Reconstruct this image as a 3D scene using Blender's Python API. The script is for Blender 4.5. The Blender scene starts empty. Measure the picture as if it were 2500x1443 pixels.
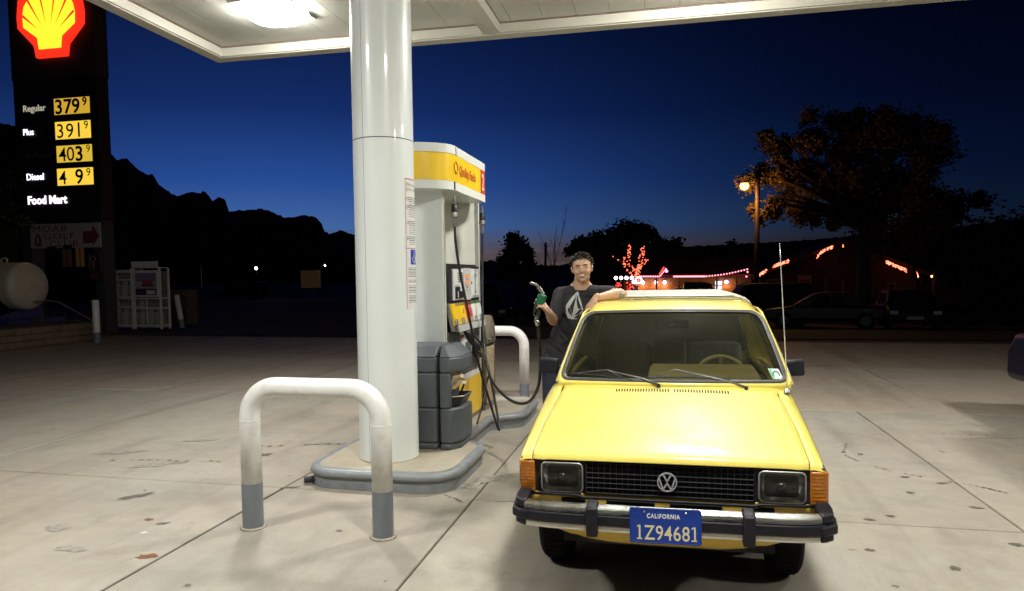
import bpy, bmesh, math, random
from mathutils import Vector, Matrix, Euler, Quaternion
from mathutils.bvhtree import BVHTree
from mathutils import noise as mnoise
random.seed(7)
R = math.radians
PI = math.pi
SC = bpy.context.scene
COL = SC.collection

# ------------------------------------------------------------------ camera, sky, exposure
YAW = math.atan(370/1700.0); PITCH = math.atan(0.0612); ROLL = 0.010
fw = Vector((-math.sin(YAW)*math.cos(PITCH), math.cos(YAW)*math.cos(PITCH), -math.sin(PITCH)))
rt = Vector((math.cos(YAW), math.sin(YAW), 0)); up = rt.cross(fw)
rt2 = rt*math.cos(ROLL) - up*math.sin(ROLL); up2 = up*math.cos(ROLL) + rt*math.sin(ROLL)
cam_data = bpy.data.cameras.new('camera')
cam = bpy.data.objects.new('camera', cam_data); COL.objects.link(cam)
m = Matrix((rt2, up2, -fw)).transposed().to_4x4(); m.translation = Vector((0, 0, 1.65))
cam.matrix_world = m
cam_data.sensor_width = 36.0; cam_data.lens = 1700/2500*36
cam_data.shift_y = (776-721.5)/2500
cam_data.clip_start = 0.05; cam_data.clip_end = 4000
SC.camera = cam

world = bpy.data.worlds.new('World'); SC.world = world; world.use_nodes = True
wn = world.node_tree.nodes; wl = world.node_tree.links
for n in list(wn): wn.remove(n)
def WN(t, **k):
    n = wn.new(t)
    for a, b in k.items(): setattr(n, a, b)
    return n
w_out = WN('ShaderNodeOutputWorld'); w_bg = WN('ShaderNodeBackground')
w_tc = WN('ShaderNodeTexCoord'); w_sep = WN('ShaderNodeSeparateXYZ'); wl.new(w_tc.outputs['Generated'], w_sep.inputs[0])
w_ramp = WN('ShaderNodeValToRGB'); cr = w_ramp.color_ramp
stops = [(0.0, (0.004, 0.004, 0.005)), (0.098, (0.060, 0.042, 0.040)), (0.115, (0.15, 0.105, 0.105)), (0.128, (0.135, 0.105, 0.125)), (0.143, (0.095, 0.115, 0.20)),
         (0.162, (0.055, 0.135, 0.36)), (0.215, (0.022, 0.078, 0.32)), (0.30, (0.0085, 0.032, 0.165)),
         (0.42, (0.0045, 0.013, 0.068)), (0.62, (0.003, 0.007, 0.035)), (1.0, (0.0022, 0.005, 0.025))]
cr.elements[0].position = 0; cr.elements[0].color = (*stops[0][1], 1)
cr.elements[1].position = 1; cr.elements[1].color = (*stops[-1][1], 1)
for p, c in stops[1:-1]:
    e = cr.elements.new(p); e.color = (*c, 1)
def WM(op, a, b=None, c=None, clamp=False):
    n = WN('ShaderNodeMath', operation=op); n.use_clamp = clamp
    for i, v in enumerate((a, b, c)):
        if v is None: continue
        if isinstance(v, (int, float)): n.inputs[i].default_value = v
        else: wl.new(v, n.inputs[i])
    return n.outputs[0]
w_noi = WN('ShaderNodeTexNoise'); w_noi.inputs['Scale'].default_value = 2.2; w_noi.inputs['Detail'].default_value = 5
w_map = WN('ShaderNodeMapping'); w_map.inputs['Scale'].default_value = (1.0, 1.0, 30.0)
wl.new(w_tc.outputs['Generated'], w_map.inputs[0]); wl.new(w_map.outputs[0], w_noi.inputs['Vector'])
# elevation coordinate 0.1 + 0.9*z
zz = WM('MULTIPLY_ADD', w_sep.outputs['Z'], 0.9, 0.1, True)
wl.new(zz, w_ramp.inputs[0])
w_dot = WN('ShaderNodeVectorMath', operation='DOT_PRODUCT'); w_dot.inputs[1].default_value = (-0.50, 0.866, 0)
wl.new(w_tc.outputs['Generated'], w_dot.inputs[0])
f8 = WM('POWER', WM('MAXIMUM', w_dot.outputs['Value'], 0.0), 8.0)
mul = WM('MULTIPLY_ADD', f8, 0.93, 0.055)
# low streaks of cloud near the horizon
low = WM('SUBTRACT', 1.0, WM('MULTIPLY', WM('ABSOLUTE', WM('SUBTRACT', w_sep.outputs['Z'], 0.03)), 26.0), None, True)
cl = WM('MULTIPLY', low, WM('MULTIPLY_ADD', w_noi.outputs['Fac'], 4.5, -2.0, True))
mul2 = WM('MULTIPLY', mul, WM('SUBTRACT', 1.0, WM('MULTIPLY', cl, 0.55)))
w_vm = WN('ShaderNodeVectorMath', operation='SCALE'); wl.new(w_ramp.outputs[0], w_vm.inputs[0]); wl.new(mul2, w_vm.inputs['Scale'])
wl.new(w_vm.outputs[0], w_bg.inputs['Color']); w_bg.inputs['Strength'].default_value = 1.0
wl.new(w_bg.outputs[0], w_out.inputs[0])

SC.view_settings.view_transform = 'Standard'; SC.view_settings.look = 'None'
SC.view_settings.exposure = 0.0; SC.view_settings.gamma = 1.0
SC.view_settings.use_curve_mapping = False
SC.render.engine = 'CYCLES'
SC.cycles.use_denoising = True
SC.cycles.max_bounces = 8; SC.cycles.transparent_max_bounces = 12
SC.cycles.sample_clamp_indirect = 4.0
LAMP_W = 76.0

# ------------------------------------------------------------------ materials
MATS = {}
def mat(name, col=(0.5, 0.5, 0.5), rough=0.5, metal=0.0, noise=0.0, nscale=8.0, bump=0.0, bscale=40.0, emit=None, estr=0.0,
        coat=0.0, spec=0.5, trans=0.0, alpha=1.0, dirt=0.0, dirtcol=(0.05, 0.04, 0.03), dscale=3.0, rvar=0.0, sub=0.0):
    if name in MATS: return MATS[name]
    m = bpy.data.materials.new(name); m.use_nodes = True; MATS[name] = m
    nt = m.node_tree; N = nt.nodes; L = nt.links
    b = N['Principled BSDF']
    b.inputs['Base Color'].default_value = (*col, 1); b.inputs['Roughness'].default_value = rough
    b.inputs['Metallic'].default_value = metal; b.inputs['Specular IOR Level'].default_value = spec
    b.inputs['Coat Weight'].default_value = coat; b.inputs['Coat Roughness'].default_value = 0.04
    b.inputs['Transmission Weight'].default_value = trans; b.inputs['Alpha'].default_value = alpha
    if sub: b.inputs['Subsurface Weight'].default_value = sub; b.inputs['Subsurface Radius'].default_value = (0.02, 0.008, 0.004); b.inputs['Subsurface Scale'].default_value = 0.3
    if emit: b.inputs['Emission Color'].default_value = (*emit, 1); b.inputs['Emission Strength'].default_value = estr
    tc = N.new('ShaderNodeTexCoord'); cur = None
    if noise > 0:
        n1 = N.new('ShaderNodeTexNoise'); n1.inputs['Scale'].default_value = nscale; n1.inputs['Detail'].default_value = 6
        L.new(tc.outputs['Object'], n1.inputs['Vector'])
        mr = N.new('ShaderNodeMapRange'); mr.inputs['From Min'].default_value = 0.3; mr.inputs['From Max'].default_value = 0.7
        mr.inputs['To Min'].default_value = 1-noise; mr.inputs['To Max'].default_value = 1+noise
        L.new(n1.outputs['Fac'], mr.inputs['Value'])
        vm = N.new('ShaderNodeVectorMath'); vm.operation = 'SCALE'; vm.inputs[0].default_value = col
        L.new(mr.outputs[0], vm.inputs['Scale']); cur = vm.outputs[0]
    if dirt > 0:
        n2 = N.new('ShaderNodeTexNoise'); n2.inputs['Scale'].default_value = dscale; n2.inputs['Detail'].default_value = 9; n2.inputs['Roughness'].default_value = 0.7
        L.new(tc.outputs['Object'], n2.inputs['Vector'])
        mr = N.new('ShaderNodeMapRange'); mr.inputs['From Min'].default_value = 0.5; mr.inputs['From Max'].default_value = 0.78
        mr.inputs['To Max'].default_value = dirt; L.new(n2.outputs['Fac'], mr.inputs['Value'])
        mx = N.new('ShaderNodeMix'); mx.data_type = 'RGBA'; L.new(mr.outputs[0], mx.inputs['Factor'])
        if cur: L.new(cur, mx.inputs[6])
        else: mx.inputs[6].default_value = (*col, 1)
        mx.inputs[7].default_value = (*dirtcol, 1); cur = mx.outputs[2]
    if cur: L.new(cur, b.inputs['Base Color'])
    if rvar > 0:
        n3 = N.new('ShaderNodeTexNoise'); n3.inputs['Scale'].default_value = 6; n3.inputs['Detail'].default_value = 8; L.new(tc.outputs['Object'], n3.inputs['Vector'])
        mr = N.new('ShaderNodeMapRange'); mr.inputs['From Min'].default_value = 0.3; mr.inputs['From Max'].default_value = 0.7
        mr.inputs['To Min'].default_value = max(0.02, rough-rvar); mr.inputs['To Max'].default_value = min(1, rough+rvar)
        L.new(n3.outputs['Fac'], mr.inputs['Value']); L.new(mr.outputs[0], b.inputs['Roughness'])
    if bump > 0:
        n4 = N.new('ShaderNodeTexNoise'); n4.inputs['Scale'].default_value = bscale; n4.inputs['Detail'].default_value = 5; L.new(tc.outputs['Object'], n4.inputs['Vector'])
        bp = N.new('ShaderNodeBump'); bp.inputs['Strength'].default_value = bump; bp.inputs['Distance'].default_value = 0.01
        L.new(n4.outputs['Fac'], bp.inputs['Height']); L.new(bp.outputs[0], b.inputs['Normal'])
    return m
def glow(name, col, strength): return mat(name, (0.02, 0.02, 0.02), 0.5, emit=col, estr=strength)

def glass_mat(name, tint, refl=1.0, rough=0.0, ior=1.45, dirt=0.0):
    """thin pane: tinted see-through mixed with a mirror reflection by Fresnel, plus a film of dust"""
    if name in MATS: return MATS[name]
    m = bpy.data.materials.new(name); m.use_nodes = True; MATS[name] = m
    nt = m.node_tree; N = nt.nodes; L = nt.links
    N.remove(N['Principled BSDF']); out = N['Material Output']
    t = N.new('ShaderNodeBsdfTransparent'); t.inputs[0].default_value = (*tint, 1)
    g = N.new('ShaderNodeBsdfGlossy'); g.inputs['Roughness'].default_value = rough; g.inputs[0].default_value = (refl, refl, refl, 1)
    f = N.new('ShaderNodeFresnel'); f.inputs[0].default_value = ior
    mx = N.new('ShaderNodeMixShader'); L.new(f.outputs[0], mx.inputs[0]); L.new(t.outputs[0], mx.inputs[1]); L.new(g.outputs[0], mx.inputs[2])
    last = mx.outputs[0]
    if dirt:
        d = N.new('ShaderNodeBsdfDiffuse'); d.inputs[0].default_value = (0.4, 0.4, 0.33, 1)
        nz = N.new('ShaderNodeTexNoise'); nz.inputs['Scale'].default_value = 3.5; nz.inputs['Detail'].default_value = 8
        tc = N.new('ShaderNodeTexCoord'); L.new(tc.outputs['Object'], nz.inputs['Vector'])
        mr = N.new('ShaderNodeMapRange'); mr.inputs['From Min'].default_value = 0.35; mr.inputs['From Max'].default_value = 0.75
        mr.inputs['To Min'].default_value = dirt*0.4; mr.inputs['To Max'].default_value = dirt*1.8; L.new(nz.outputs['Fac'], mr.inputs[0])
        m2 = N.new('ShaderNodeMixShader'); L.new(mr.outputs[0], m2.inputs[0]); L.new(last, m2.inputs[1]); L.new(d.outputs[0], m2.inputs[2]); last = m2.outputs[0]
    L.new(last, out.inputs[0]); return m

# ------------------------------------------------------------------ mesh helper
class MB:
    def __init__(s): s.v = []; s.f = []; s.mi = []; s.cur = 0; s.T = Matrix.Identity(4)
    def mat(s, i): s.cur = i; return s
    def add(s, vs, fs):
        o = len(s.v); s.v += [s.T @ Vector(v) for v in vs]
        for f in fs: s.f.append([i+o for i in f]); s.mi.append(s.cur)
        return s
    def box(s, x0, x1, y0, y1, z0, z1):
        return s.add([(x0,y0,z0),(x1,y0,z0),(x1,y1,z0),(x0,y1,z0),(x0,y0,z1),(x1,y0,z1),(x1,y1,z1),(x0,y1,z1)],
                     [(0,3,2,1),(4,5,6,7),(0,1,5,4),(1,2,6,5),(2,3,7,6),(3,0,4,7)])
    def hexa(s, p):  # 8 points bottom 4 ccw, top 4 ccw
        return s.add(p, [(0,3,2,1),(4,5,6,7),(0,1,5,4),(1,2,6,5),(2,3,7,6),(3,0,4,7)])
    def prism(s, poly, z0, z1, axis='z'):
        """poly: list of 2D points (ccw). axis z: (x,y); x: (y,z) ; y: (x,z)"""
        n = len(poly)
        def P(a, b, h): return (a,b,h) if axis=='z' else ((h,a,b) if axis=='x' else (a,h,b))
        vs = [P(a,b,z0) for a,b in poly]+[P(a,b,z1) for a,b in poly]
        fs = [list(range(n))[::-1], list(range(n,2*n))]+[(i,(i+1)%n,(i+1)%n+n,i+n) for i in range(n)]
        return s.add(vs, fs)
    def lathe(s, prof, n=24, center=(0,0,0), axis='z', cap=True):
        """prof: list of (r,h)"""
        vs = []; k = len(prof)
        for r, h in prof:
            for i in range(n):
                a = 2*PI*i/n; c, d = r*math.cos(a), r*math.sin(a)
                p = (c,d,h) if axis=='z' else ((h,c,d) if axis=='x' else (d,h,c))
                vs.append((p[0]+center[0], p[1]+center[1], p[2]+center[2]))
        fs = []
        for j in range(k-1):
            for i in range(n): fs.append((j*n+i, j*n+(i+1)%n, (j+1)*n+(i+1)%n, (j+1)*n+i))
        if cap:
            fs.append(list(range(n))[::-1]); fs.append([(k-1)*n+i for i in range(n)])
        return s.add(vs, fs)
    def cyl(s, r, z0, z1, n=24, center=(0,0,0), axis='z'): return s.lathe([(r,z0),(r,z1)], n, center, axis)
    def tube(s, path, r, n=10, closed=False, flat=None):
        P = [Vector(p) for p in path]; k = len(P); vs = []; prev = None
        for i, p in enumerate(P):
            if closed: t = (P[(i+1)%k]-P[i-1]).normalized()
            else: t = (P[min(i+1,k-1)]-P[max(i-1,0)]).normalized()
            if prev is None:
                a = Vector((0,0,1)) if abs(t.z) < 0.9 else Vector((0,1,0))
                nrm = t.cross(a).normalized()
            else: nrm = (prev - t*prev.dot(t)).normalized()
            prev = nrm; bn = t.cross(nrm)
            rr = r[i] if isinstance(r, (list, tuple)) else r
            for j in range(n):
                a = 2*PI*j/n
                vs.append(p + nrm*(rr*math.cos(a)) + bn*(rr*math.sin(a)*(flat or 1)))
        fs = []
        for i in range(k if closed else k-1):
            for j in range(n):
                a = i*n+j; b = i*n+(j+1)%n; c = ((i+1)%k)*n+(j+1)%n; d = ((i+1)%k)*n+j
                fs.append((a,b,c,d))
        if not closed: fs.append(list(range(n))[::-1]); fs.append([(k-1)*n+j for j in range(n)])
        return s.add(vs, fs)
    def grid(s, fn, nu, nv, cu=False):
        vs = [fn(i/nu, j/nv) for j in range(nv+1) for i in range(nu+1)]
        return s.add(vs, [(j*(nu+1)+i, j*(nu+1)+i+1, (j+1)*(nu+1)+i+1, (j+1)*(nu+1)+i) for j in range(nv) for i in range(nu)])
    def sphere(s, c, r, n=12, m=8, rot=None):
        if not isinstance(r, (tuple, list)): r = (r,r,r)
        vs = []; c = Vector(c)
        for j in range(m+1):
            th = PI*j/m
            for i in range(n):
                a = 2*PI*i/n; p = Vector((r[0]*math.sin(th)*math.cos(a), r[1]*math.sin(th)*math.sin(a), r[2]*math.cos(th)))
                if rot: p = rot @ p
                vs.append(c+p)
        return s.add(vs, [(j*n+i, (j+1)*n+i, (j+1)*n+(i+1)%n, j*n+(i+1)%n) for j in range(m) for i in range(n)])
    def capsule(s, a, b, ra, rb, n=12, m=4):
        a = Vector(a); b = Vector(b); d = b-a; L = d.length; q = d.to_track_quat('Z', 'Y').to_matrix()
        prof = [(max(1e-4, ra*math.sin(PI/2*j/m)), -ra*math.cos(PI/2*j/m)) for j in range(m+1)] + [(max(1e-4, rb*math.cos(PI/2*j/m)), L+rb*math.sin(PI/2*j/m)) for j in range(m+1)]
        vs = []
        for r, h in prof:
            for i in range(n):
                t = 2*PI*i/n; vs.append(a + q @ Vector((r*math.cos(t), r*math.sin(t), h)))
        k = len(prof); fs = [(j*n+i, j*n+(i+1)%n, (j+1)*n+(i+1)%n, (j+1)*n+i) for j in range(k-1) for i in range(n)]
        fs.append(list(range(n))[::-1]); fs.append([(k-1)*n+i for i in range(n)])
        return s.add(vs, fs)
    def mesh(s, name, mats, smooth=False, bevel=0, recalc=True):
        me = bpy.data.meshes.new(name); me.from_pydata([tuple(v) for v in s.v], [], s.f)
        for m_ in (mats if isinstance(mats, (list, tuple)) else [mats]): me.materials.append(m_)
        me.polygons.foreach_set('material_index', s.mi)
        if recalc:
            bm = bmesh.new(); bm.from_mesh(me); bmesh.ops.recalc_face_normals(bm, faces=bm.faces); bm.to_mesh(me); bm.free()
        if smooth:
            me.shade_smooth()
        me.update(); return me
    def build(s, name, mats, parent=None, smooth=False, bevel=0, seg=2, auto=None, recalc=True, sub=0, solid=0, **props):
        o = bpy.data.objects.new(name, s.mesh(name, mats, smooth, recalc=recalc)); COL.objects.link(o)
        if parent: o.parent = parent
        if solid:
            md = o.modifiers.new('solid', 'SOLIDIFY'); md.thickness = solid; md.offset = -1
        if bevel:
            md = o.modifiers.new('bevel', 'BEVEL'); md.width = bevel; md.segments = seg; md.limit_method = 'ANGLE'; md.angle_limit = R(40)
            if not smooth: o.data.shade_smooth()
            md.harden_normals = False
        if auto or (bevel and not smooth):
            try: o.data.set_sharp_from_angle(angle=R(auto or 35))
            except Exception: pass
        if sub:
            md = o.modifiers.new('sub', 'SUBSURF'); md.levels = sub; md.render_levels = sub
        for k, v in props.items(): o[k] = v
        return o

def thing(name, label, cat, loc=(0,0,0), rotz=0, group=None):
    o = bpy.data.objects.new(name, None); COL.objects.link(o); o.location = loc; o.rotation_euler = (0,0,rotz)
    o['label'] = label; o['category'] = cat
    if group: o['group'] = group
    return o
def tag(o, label, cat, group=None):
    o['label'] = label; o['category'] = cat
    if group: o['group'] = group
    return o
def struct(o): o['kind'] = 'structure'; return o
def stuff(o): o['kind'] = 'stuff'; return o
def copy_tree(o, parent=None):
    c = o.copy(); COL.objects.link(c); c.parent = parent
    for ch in list(o.children): copy_tree(ch, c)
    return c

def text(s, size, material, parent, M, name='lettering', ext=0.001, bold=0.0, wide=1.0, align='LEFT', space=1.0):
    cu = bpy.data.curves.new('t', 'FONT'); cu.body = s; cu.size = size; cu.extrude = ext; cu.offset = bold
    cu.align_x = align; cu.space_character = space; cu.resolution_u = 3
    ob = bpy.data.objects.new('t', cu); COL.objects.link(ob)
    me = bpy.data.meshes.new_from_object(ob.evaluated_get(bpy.context.evaluated_depsgraph_get()))
    bpy.data.objects.remove(ob); bpy.data.curves.remove(cu)
    me.transform(Matrix.Diagonal((wide, 1, 1, 1))); me.materials.clear(); me.materials.append(material)
    o = bpy.data.objects.new(name, me); COL.objects.link(o); me.name = name
    if parent: o.parent = parent
    o.matrix_local = M
    return o
def Mf(loc, xdir, ydir):
    """matrix with given local x and y directions"""
    x = Vector(xdir).normalized(); y = Vector(ydir).normalized(); z = x.cross(y).normalized(); y = z.cross(x)
    m = Matrix((x, y, z)).transposed().to_4x4(); m.translation = Vector(loc); return m
def flat_text_front(s, x, y, z, size, material, parent, **k):   # reads towards -Y
    return text(s, size, material, parent, Mf((x,y,z), (1,0,0), (0,0,1)), **k)
def flat_text_right(s, x, y, z, size, material, parent, **k):   # reads towards +X
    return text(s, size, material, parent, Mf((x,y,z), (0,1,0), (0,0,1)), **k)
# ------------------------------------------------------------------ concrete
def concrete_mat(name, base=(0.315, 0.292, 0.248), warm=(0.315, 0.268, 0.21), dark=(0.15, 0.135, 0.11)):
    m = bpy.data.materials.new(name); m.use_nodes = True
    nt = m.node_tree; N = nt.nodes; L = nt.links; b = N['Principled BSDF']; b.inputs['Roughness'].default_value = 0.72
    geo = N.new('ShaderNodeNewGeometry'); P = geo.outputs['Position']
    def noi(scale, detail=6, rough=0.6, dist=0.0):
        n = N.new('ShaderNodeTexNoise'); n.inputs['Scale'].default_value = scale; n.inputs['Detail'].default_value = detail
        n.inputs['Roughness'].default_value = rough; n.inputs['Distortion'].default_value = dist; L.new(P, n.inputs['Vector']); return n.outputs['Fac']
    def mr(v, a, b_, c=0.0, d=1.0):
        n = N.new('ShaderNodeMapRange'); n.inputs[1].default_value = a; n.inputs[2].default_value = b_; n.inputs[3].default_value = c; n.inputs[4].default_value = d; L.new(v, n.inputs[0]); return n.outputs[0]
    def mix(f, a, b_, mode='MIX'):
        n = N.new('ShaderNodeMix'); n.data_type = 'RGBA'; n.blend_type = mode
        for s_, v in ((0, f), (6, a), (7, b_)):
            if isinstance(v, (int, float)): n.inputs[s_].default_value = v
            elif isinstance(v, tuple): n.inputs[s_].default_value = (*v, 1)
            else: L.new(v, n.inputs[s_])
        return n.outputs[2]
    oi = N.new('ShaderNodeObjectInfo')
    c = mix(mr(noi(0.45, 5), 0.38, 0.62), base, warm)
    c = mix(mr(noi(1.7, 9, 0.65, 0.6), 0.50, 0.75, 0, 0.55), c, dark)
    c = mix(mr(noi(7.0, 7, 0.7), 0.3, 0.7, 0, 0.5), c, mix(0.5, c, (0.5, 0.48, 0.43)))
    c = mix(mr(noi(60, 4, 0.7), 0.3, 0.7, 0.0, 0.22), c, dark)
    # worn wheel tracks running along the lanes
    mpn = N.new('ShaderNodeMapping'); mpn.inputs['Scale'].default_value = (2.4, 0.22, 1.0); L.new(P, mpn.inputs[0])
    tn = N.new('ShaderNodeTexNoise'); tn.inputs['Scale'].default_value = 1.0; tn.inputs['Detail'].default_value = 7; tn.inputs['Roughness'].default_value = .62; L.new(mpn.outputs[0], tn.inputs['Vector'])
    c = mix(mr(tn.outputs['Fac'], 0.50, 0.72, 0, 0.5), c, dark)
    # small dark spots (gum, drips)
    vo = N.new('ShaderNodeTexVoronoi'); vo.inputs['Scale'].default_value = 3.1; vo.inputs['Randomness'].default_value = 1.0
    wob = N.new('ShaderNodeVectorMath'); wob.operation = 'ADD'; nn = N.new('ShaderNodeTexNoise'); nn.inputs['Scale'].default_value = 14; nn.inputs['Detail'].default_value = 3; L.new(P, nn.inputs['Vector'])
    sc = N.new('ShaderNodeVectorMath'); sc.operation = 'SCALE'; sc.inputs['Scale'].default_value = 0.16; L.new(nn.outputs['Color'], sc.inputs[0])
    L.new(P, wob.inputs[0]); L.new(sc.outputs[0], wob.inputs[1]); L.new(wob.outputs[0], vo.inputs['Vector'])
    hs = N.new('ShaderNodeSeparateXYZ'); L.new(vo.outputs['Color'], hs.inputs[0])
    thr = N.new('ShaderNodeMath'); thr.operation = 'MULTIPLY'; L.new(mr(hs.outputs[0], 0.25, 1.0, 0.0, 0.075), thr.inputs[0]); thr.inputs[1].default_value = 1.0
    lt = N.new('ShaderNodeMath'); lt.operation = 'LESS_THAN'; L.new(vo.outputs['Distance'], lt.inputs[0]); L.new(thr.outputs[0], lt.inputs[1])
    f2 = N.new('ShaderNodeMath'); f2.operation = 'MULTIPLY'; L.new(lt.outputs[0], f2.inputs[0]); f2.inputs[1].default_value = 0.7
    c = mix(f2.outputs[0], c, (0.07, 0.06, 0.05))
    rnd = N.new('ShaderNodeMapRange'); rnd.inputs[3].default_value = 0.90; rnd.inputs[4].default_value = 1.07; L.new(oi.outputs['Random'], rnd.inputs[0])
    vm = N.new('ShaderNodeVectorMath'); vm.operation = 'SCALE'; L.new(c, vm.inputs[0]); L.new(rnd.outputs[0], vm.inputs['Scale'])
    L.new(vm.outputs[0], b.inputs['Base Color'])
    L.new(mr(noi(3.0), 0.3, 0.7, 0.55, 0.85), b.inputs['Roughness'])
    bp = N.new('ShaderNodeBump'); bp.inputs['Strength'].default_value = 0.25; bp.inputs['Distance'].default_value = 0.004
    L.new(noi(90, 6, 0.75), bp.inputs['Height']); L.new(bp.outputs[0], b.inputs['Normal'])
    return m
M_conc = concrete_mat('concrete')
M_conc2 = concrete_mat('island concrete', (0.36, 0.33, 0.27), (0.33, 0.28, 0.20), (0.17, 0.14, 0.10))
M_conc3 = concrete_mat('dusty falloff concrete', (0.34, 0.285, 0.225), (0.33, 0.265, 0.20), (0.16, 0.13, 0.10))  # red dust tint that also carries the lamps' falloff towards the rear
M_conc4 = concrete_mat('brown dusty falloff concrete', (0.31, 0.235, 0.17), (0.28, 0.205, 0.145), (0.12, 0.09, 0.065))  # browner dust, with the lamp falloff taken further into the colour
M_joint = mat('joint dirt', (0.035, 0.028, 0.022), 0.95, noise=0.3)
M_dirt = mat('red dirt', (0.085, 0.055, 0.038), 0.95, noise=0.35, nscale=0.8, bump=0.6, bscale=12)
M_asph = mat('asphalt', (0.022, 0.019, 0.017), 0.9, noise=0.25, nscale=2, bump=0.5, bscale=60)
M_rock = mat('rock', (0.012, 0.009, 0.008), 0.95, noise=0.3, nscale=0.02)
M_white = mat('white paint', (0.74, 0.74, 0.70), 0.38, noise=0.03, dirt=0.12, dirtcol=(0.45, 0.42, 0.36), dscale=2.0, bump=0.06, bscale=14)
M_pipew = mat('pipe white paint', (0.76, 0.76, 0.74), 0.32, noise=0.03, nscale=4, dirt=0.5, dirtcol=(0.36, 0.33, 0.27), dscale=9.0, bump=0.12, bscale=18)
M_grey = mat('grey paint', (0.165, 0.185, 0.21), 0.42, noise=0.08, nscale=7, dirt=0.25, dirtcol=(0.10, 0.09, 0.08), dscale=6, bump=0.15, bscale=22)
M_kerb = mat('kerb grey paint', (0.215, 0.235, 0.25), 0.45, noise=0.12, nscale=9, dirt=0.6, dirtcol=(0.12, 0.10, 0.08), dscale=7, bump=0.25, bscale=30)

# ground height away from the forecourt: falls gently towards the road and the far lots
def gz(x, y):
    if y < 17: return 0.0
    if x < -12:
        t = min(1, max(0, (-12 - x)/5)); k = 1 - 0.75*t
    else: k = 1
    return -0.045*min(max(0, y-17), 36)*k
def ground_pt(u, v):
    # non-uniform sheet reaching the horizon
    x = (u-0.5)*2; x = (abs(x)**3)*math.copysign(1, x)*1200
    y = -60 + 1600*(v**3)
    return (x, y, gz(x, y) - 0.03)
g = MB().grid(ground_pt, 80, 90).build('ground', M_dirt, smooth=True); struct(g)
# road beyond the forecourt
rd = MB().grid(lambda u, v: (-70+160*u, 19.5+7.5*v + 0.06*(-70+160*u), gz(-5, 19.5+7.5*v + 0.06*(-70+160*u)) - 0.0), 40, 6).build('road', M_asph, smooth=True); struct(rd)
lot = MB().grid(lambda u, v: (-14+50*u, 29.5+10.5*v, gz(-5, 29.5+10.5*v) - 0.0), 20, 8).build('parking_lot', M_asph, smooth=True); struct(lot)

# forecourt: a dark bed with separate concrete slabs on it
fc = MB().box(-18.5, 16.5, -7.2, 17.6, -0.09, -0.012).build('forecourt', M_joint); struct(fc)
def slab(x0, x1, y0, y1, g=0.006, gl=None, mm=None):
    o = MB().box(x0+(gl or g), x1-g, y0+g, y1-g, -0.08, 0.0).build('concrete_slab', mm or M_conc, fc, bevel=0.006, seg=1)
    o.location.z = random.uniform(-0.002, 0.0)
xs_front = [-18.4, -14.2, -10.1, -6.10, -2.92, -1.37, 2.24, 5.9, 9.6, 13.2, 16.4]
for ya, yb in ((-7.1, -3.1), (-3.1, 0.93), (0.93, 4.88)):
    for i in range(len(xs_front)-1):
        a, b_ = xs_front[i], xs_front[i+1]
        slab(a, b_, ya, yb, gl=0.016 if abs(a+2.92) < .01 else None)
for ya, yb in ((4.88, 8.86),):
    for i in range(len(xs_front)-1): slab(xs_front[i], xs_front[i+1], ya, yb)
xs_back = [-18.4, -14.6, -11.0, -7.4, -3.7, -0.25, 3.32, 7.0, 10.7, 14.3, 16.4]
for ya, yb in ((8.86, 12.9), (12.9, 17.5)):
    for i in range(len(xs_back)-1): slab(xs_back[i], xs_back[i+1], ya, yb, mm=M_conc3 if ya < 10 else M_conc4)
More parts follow.
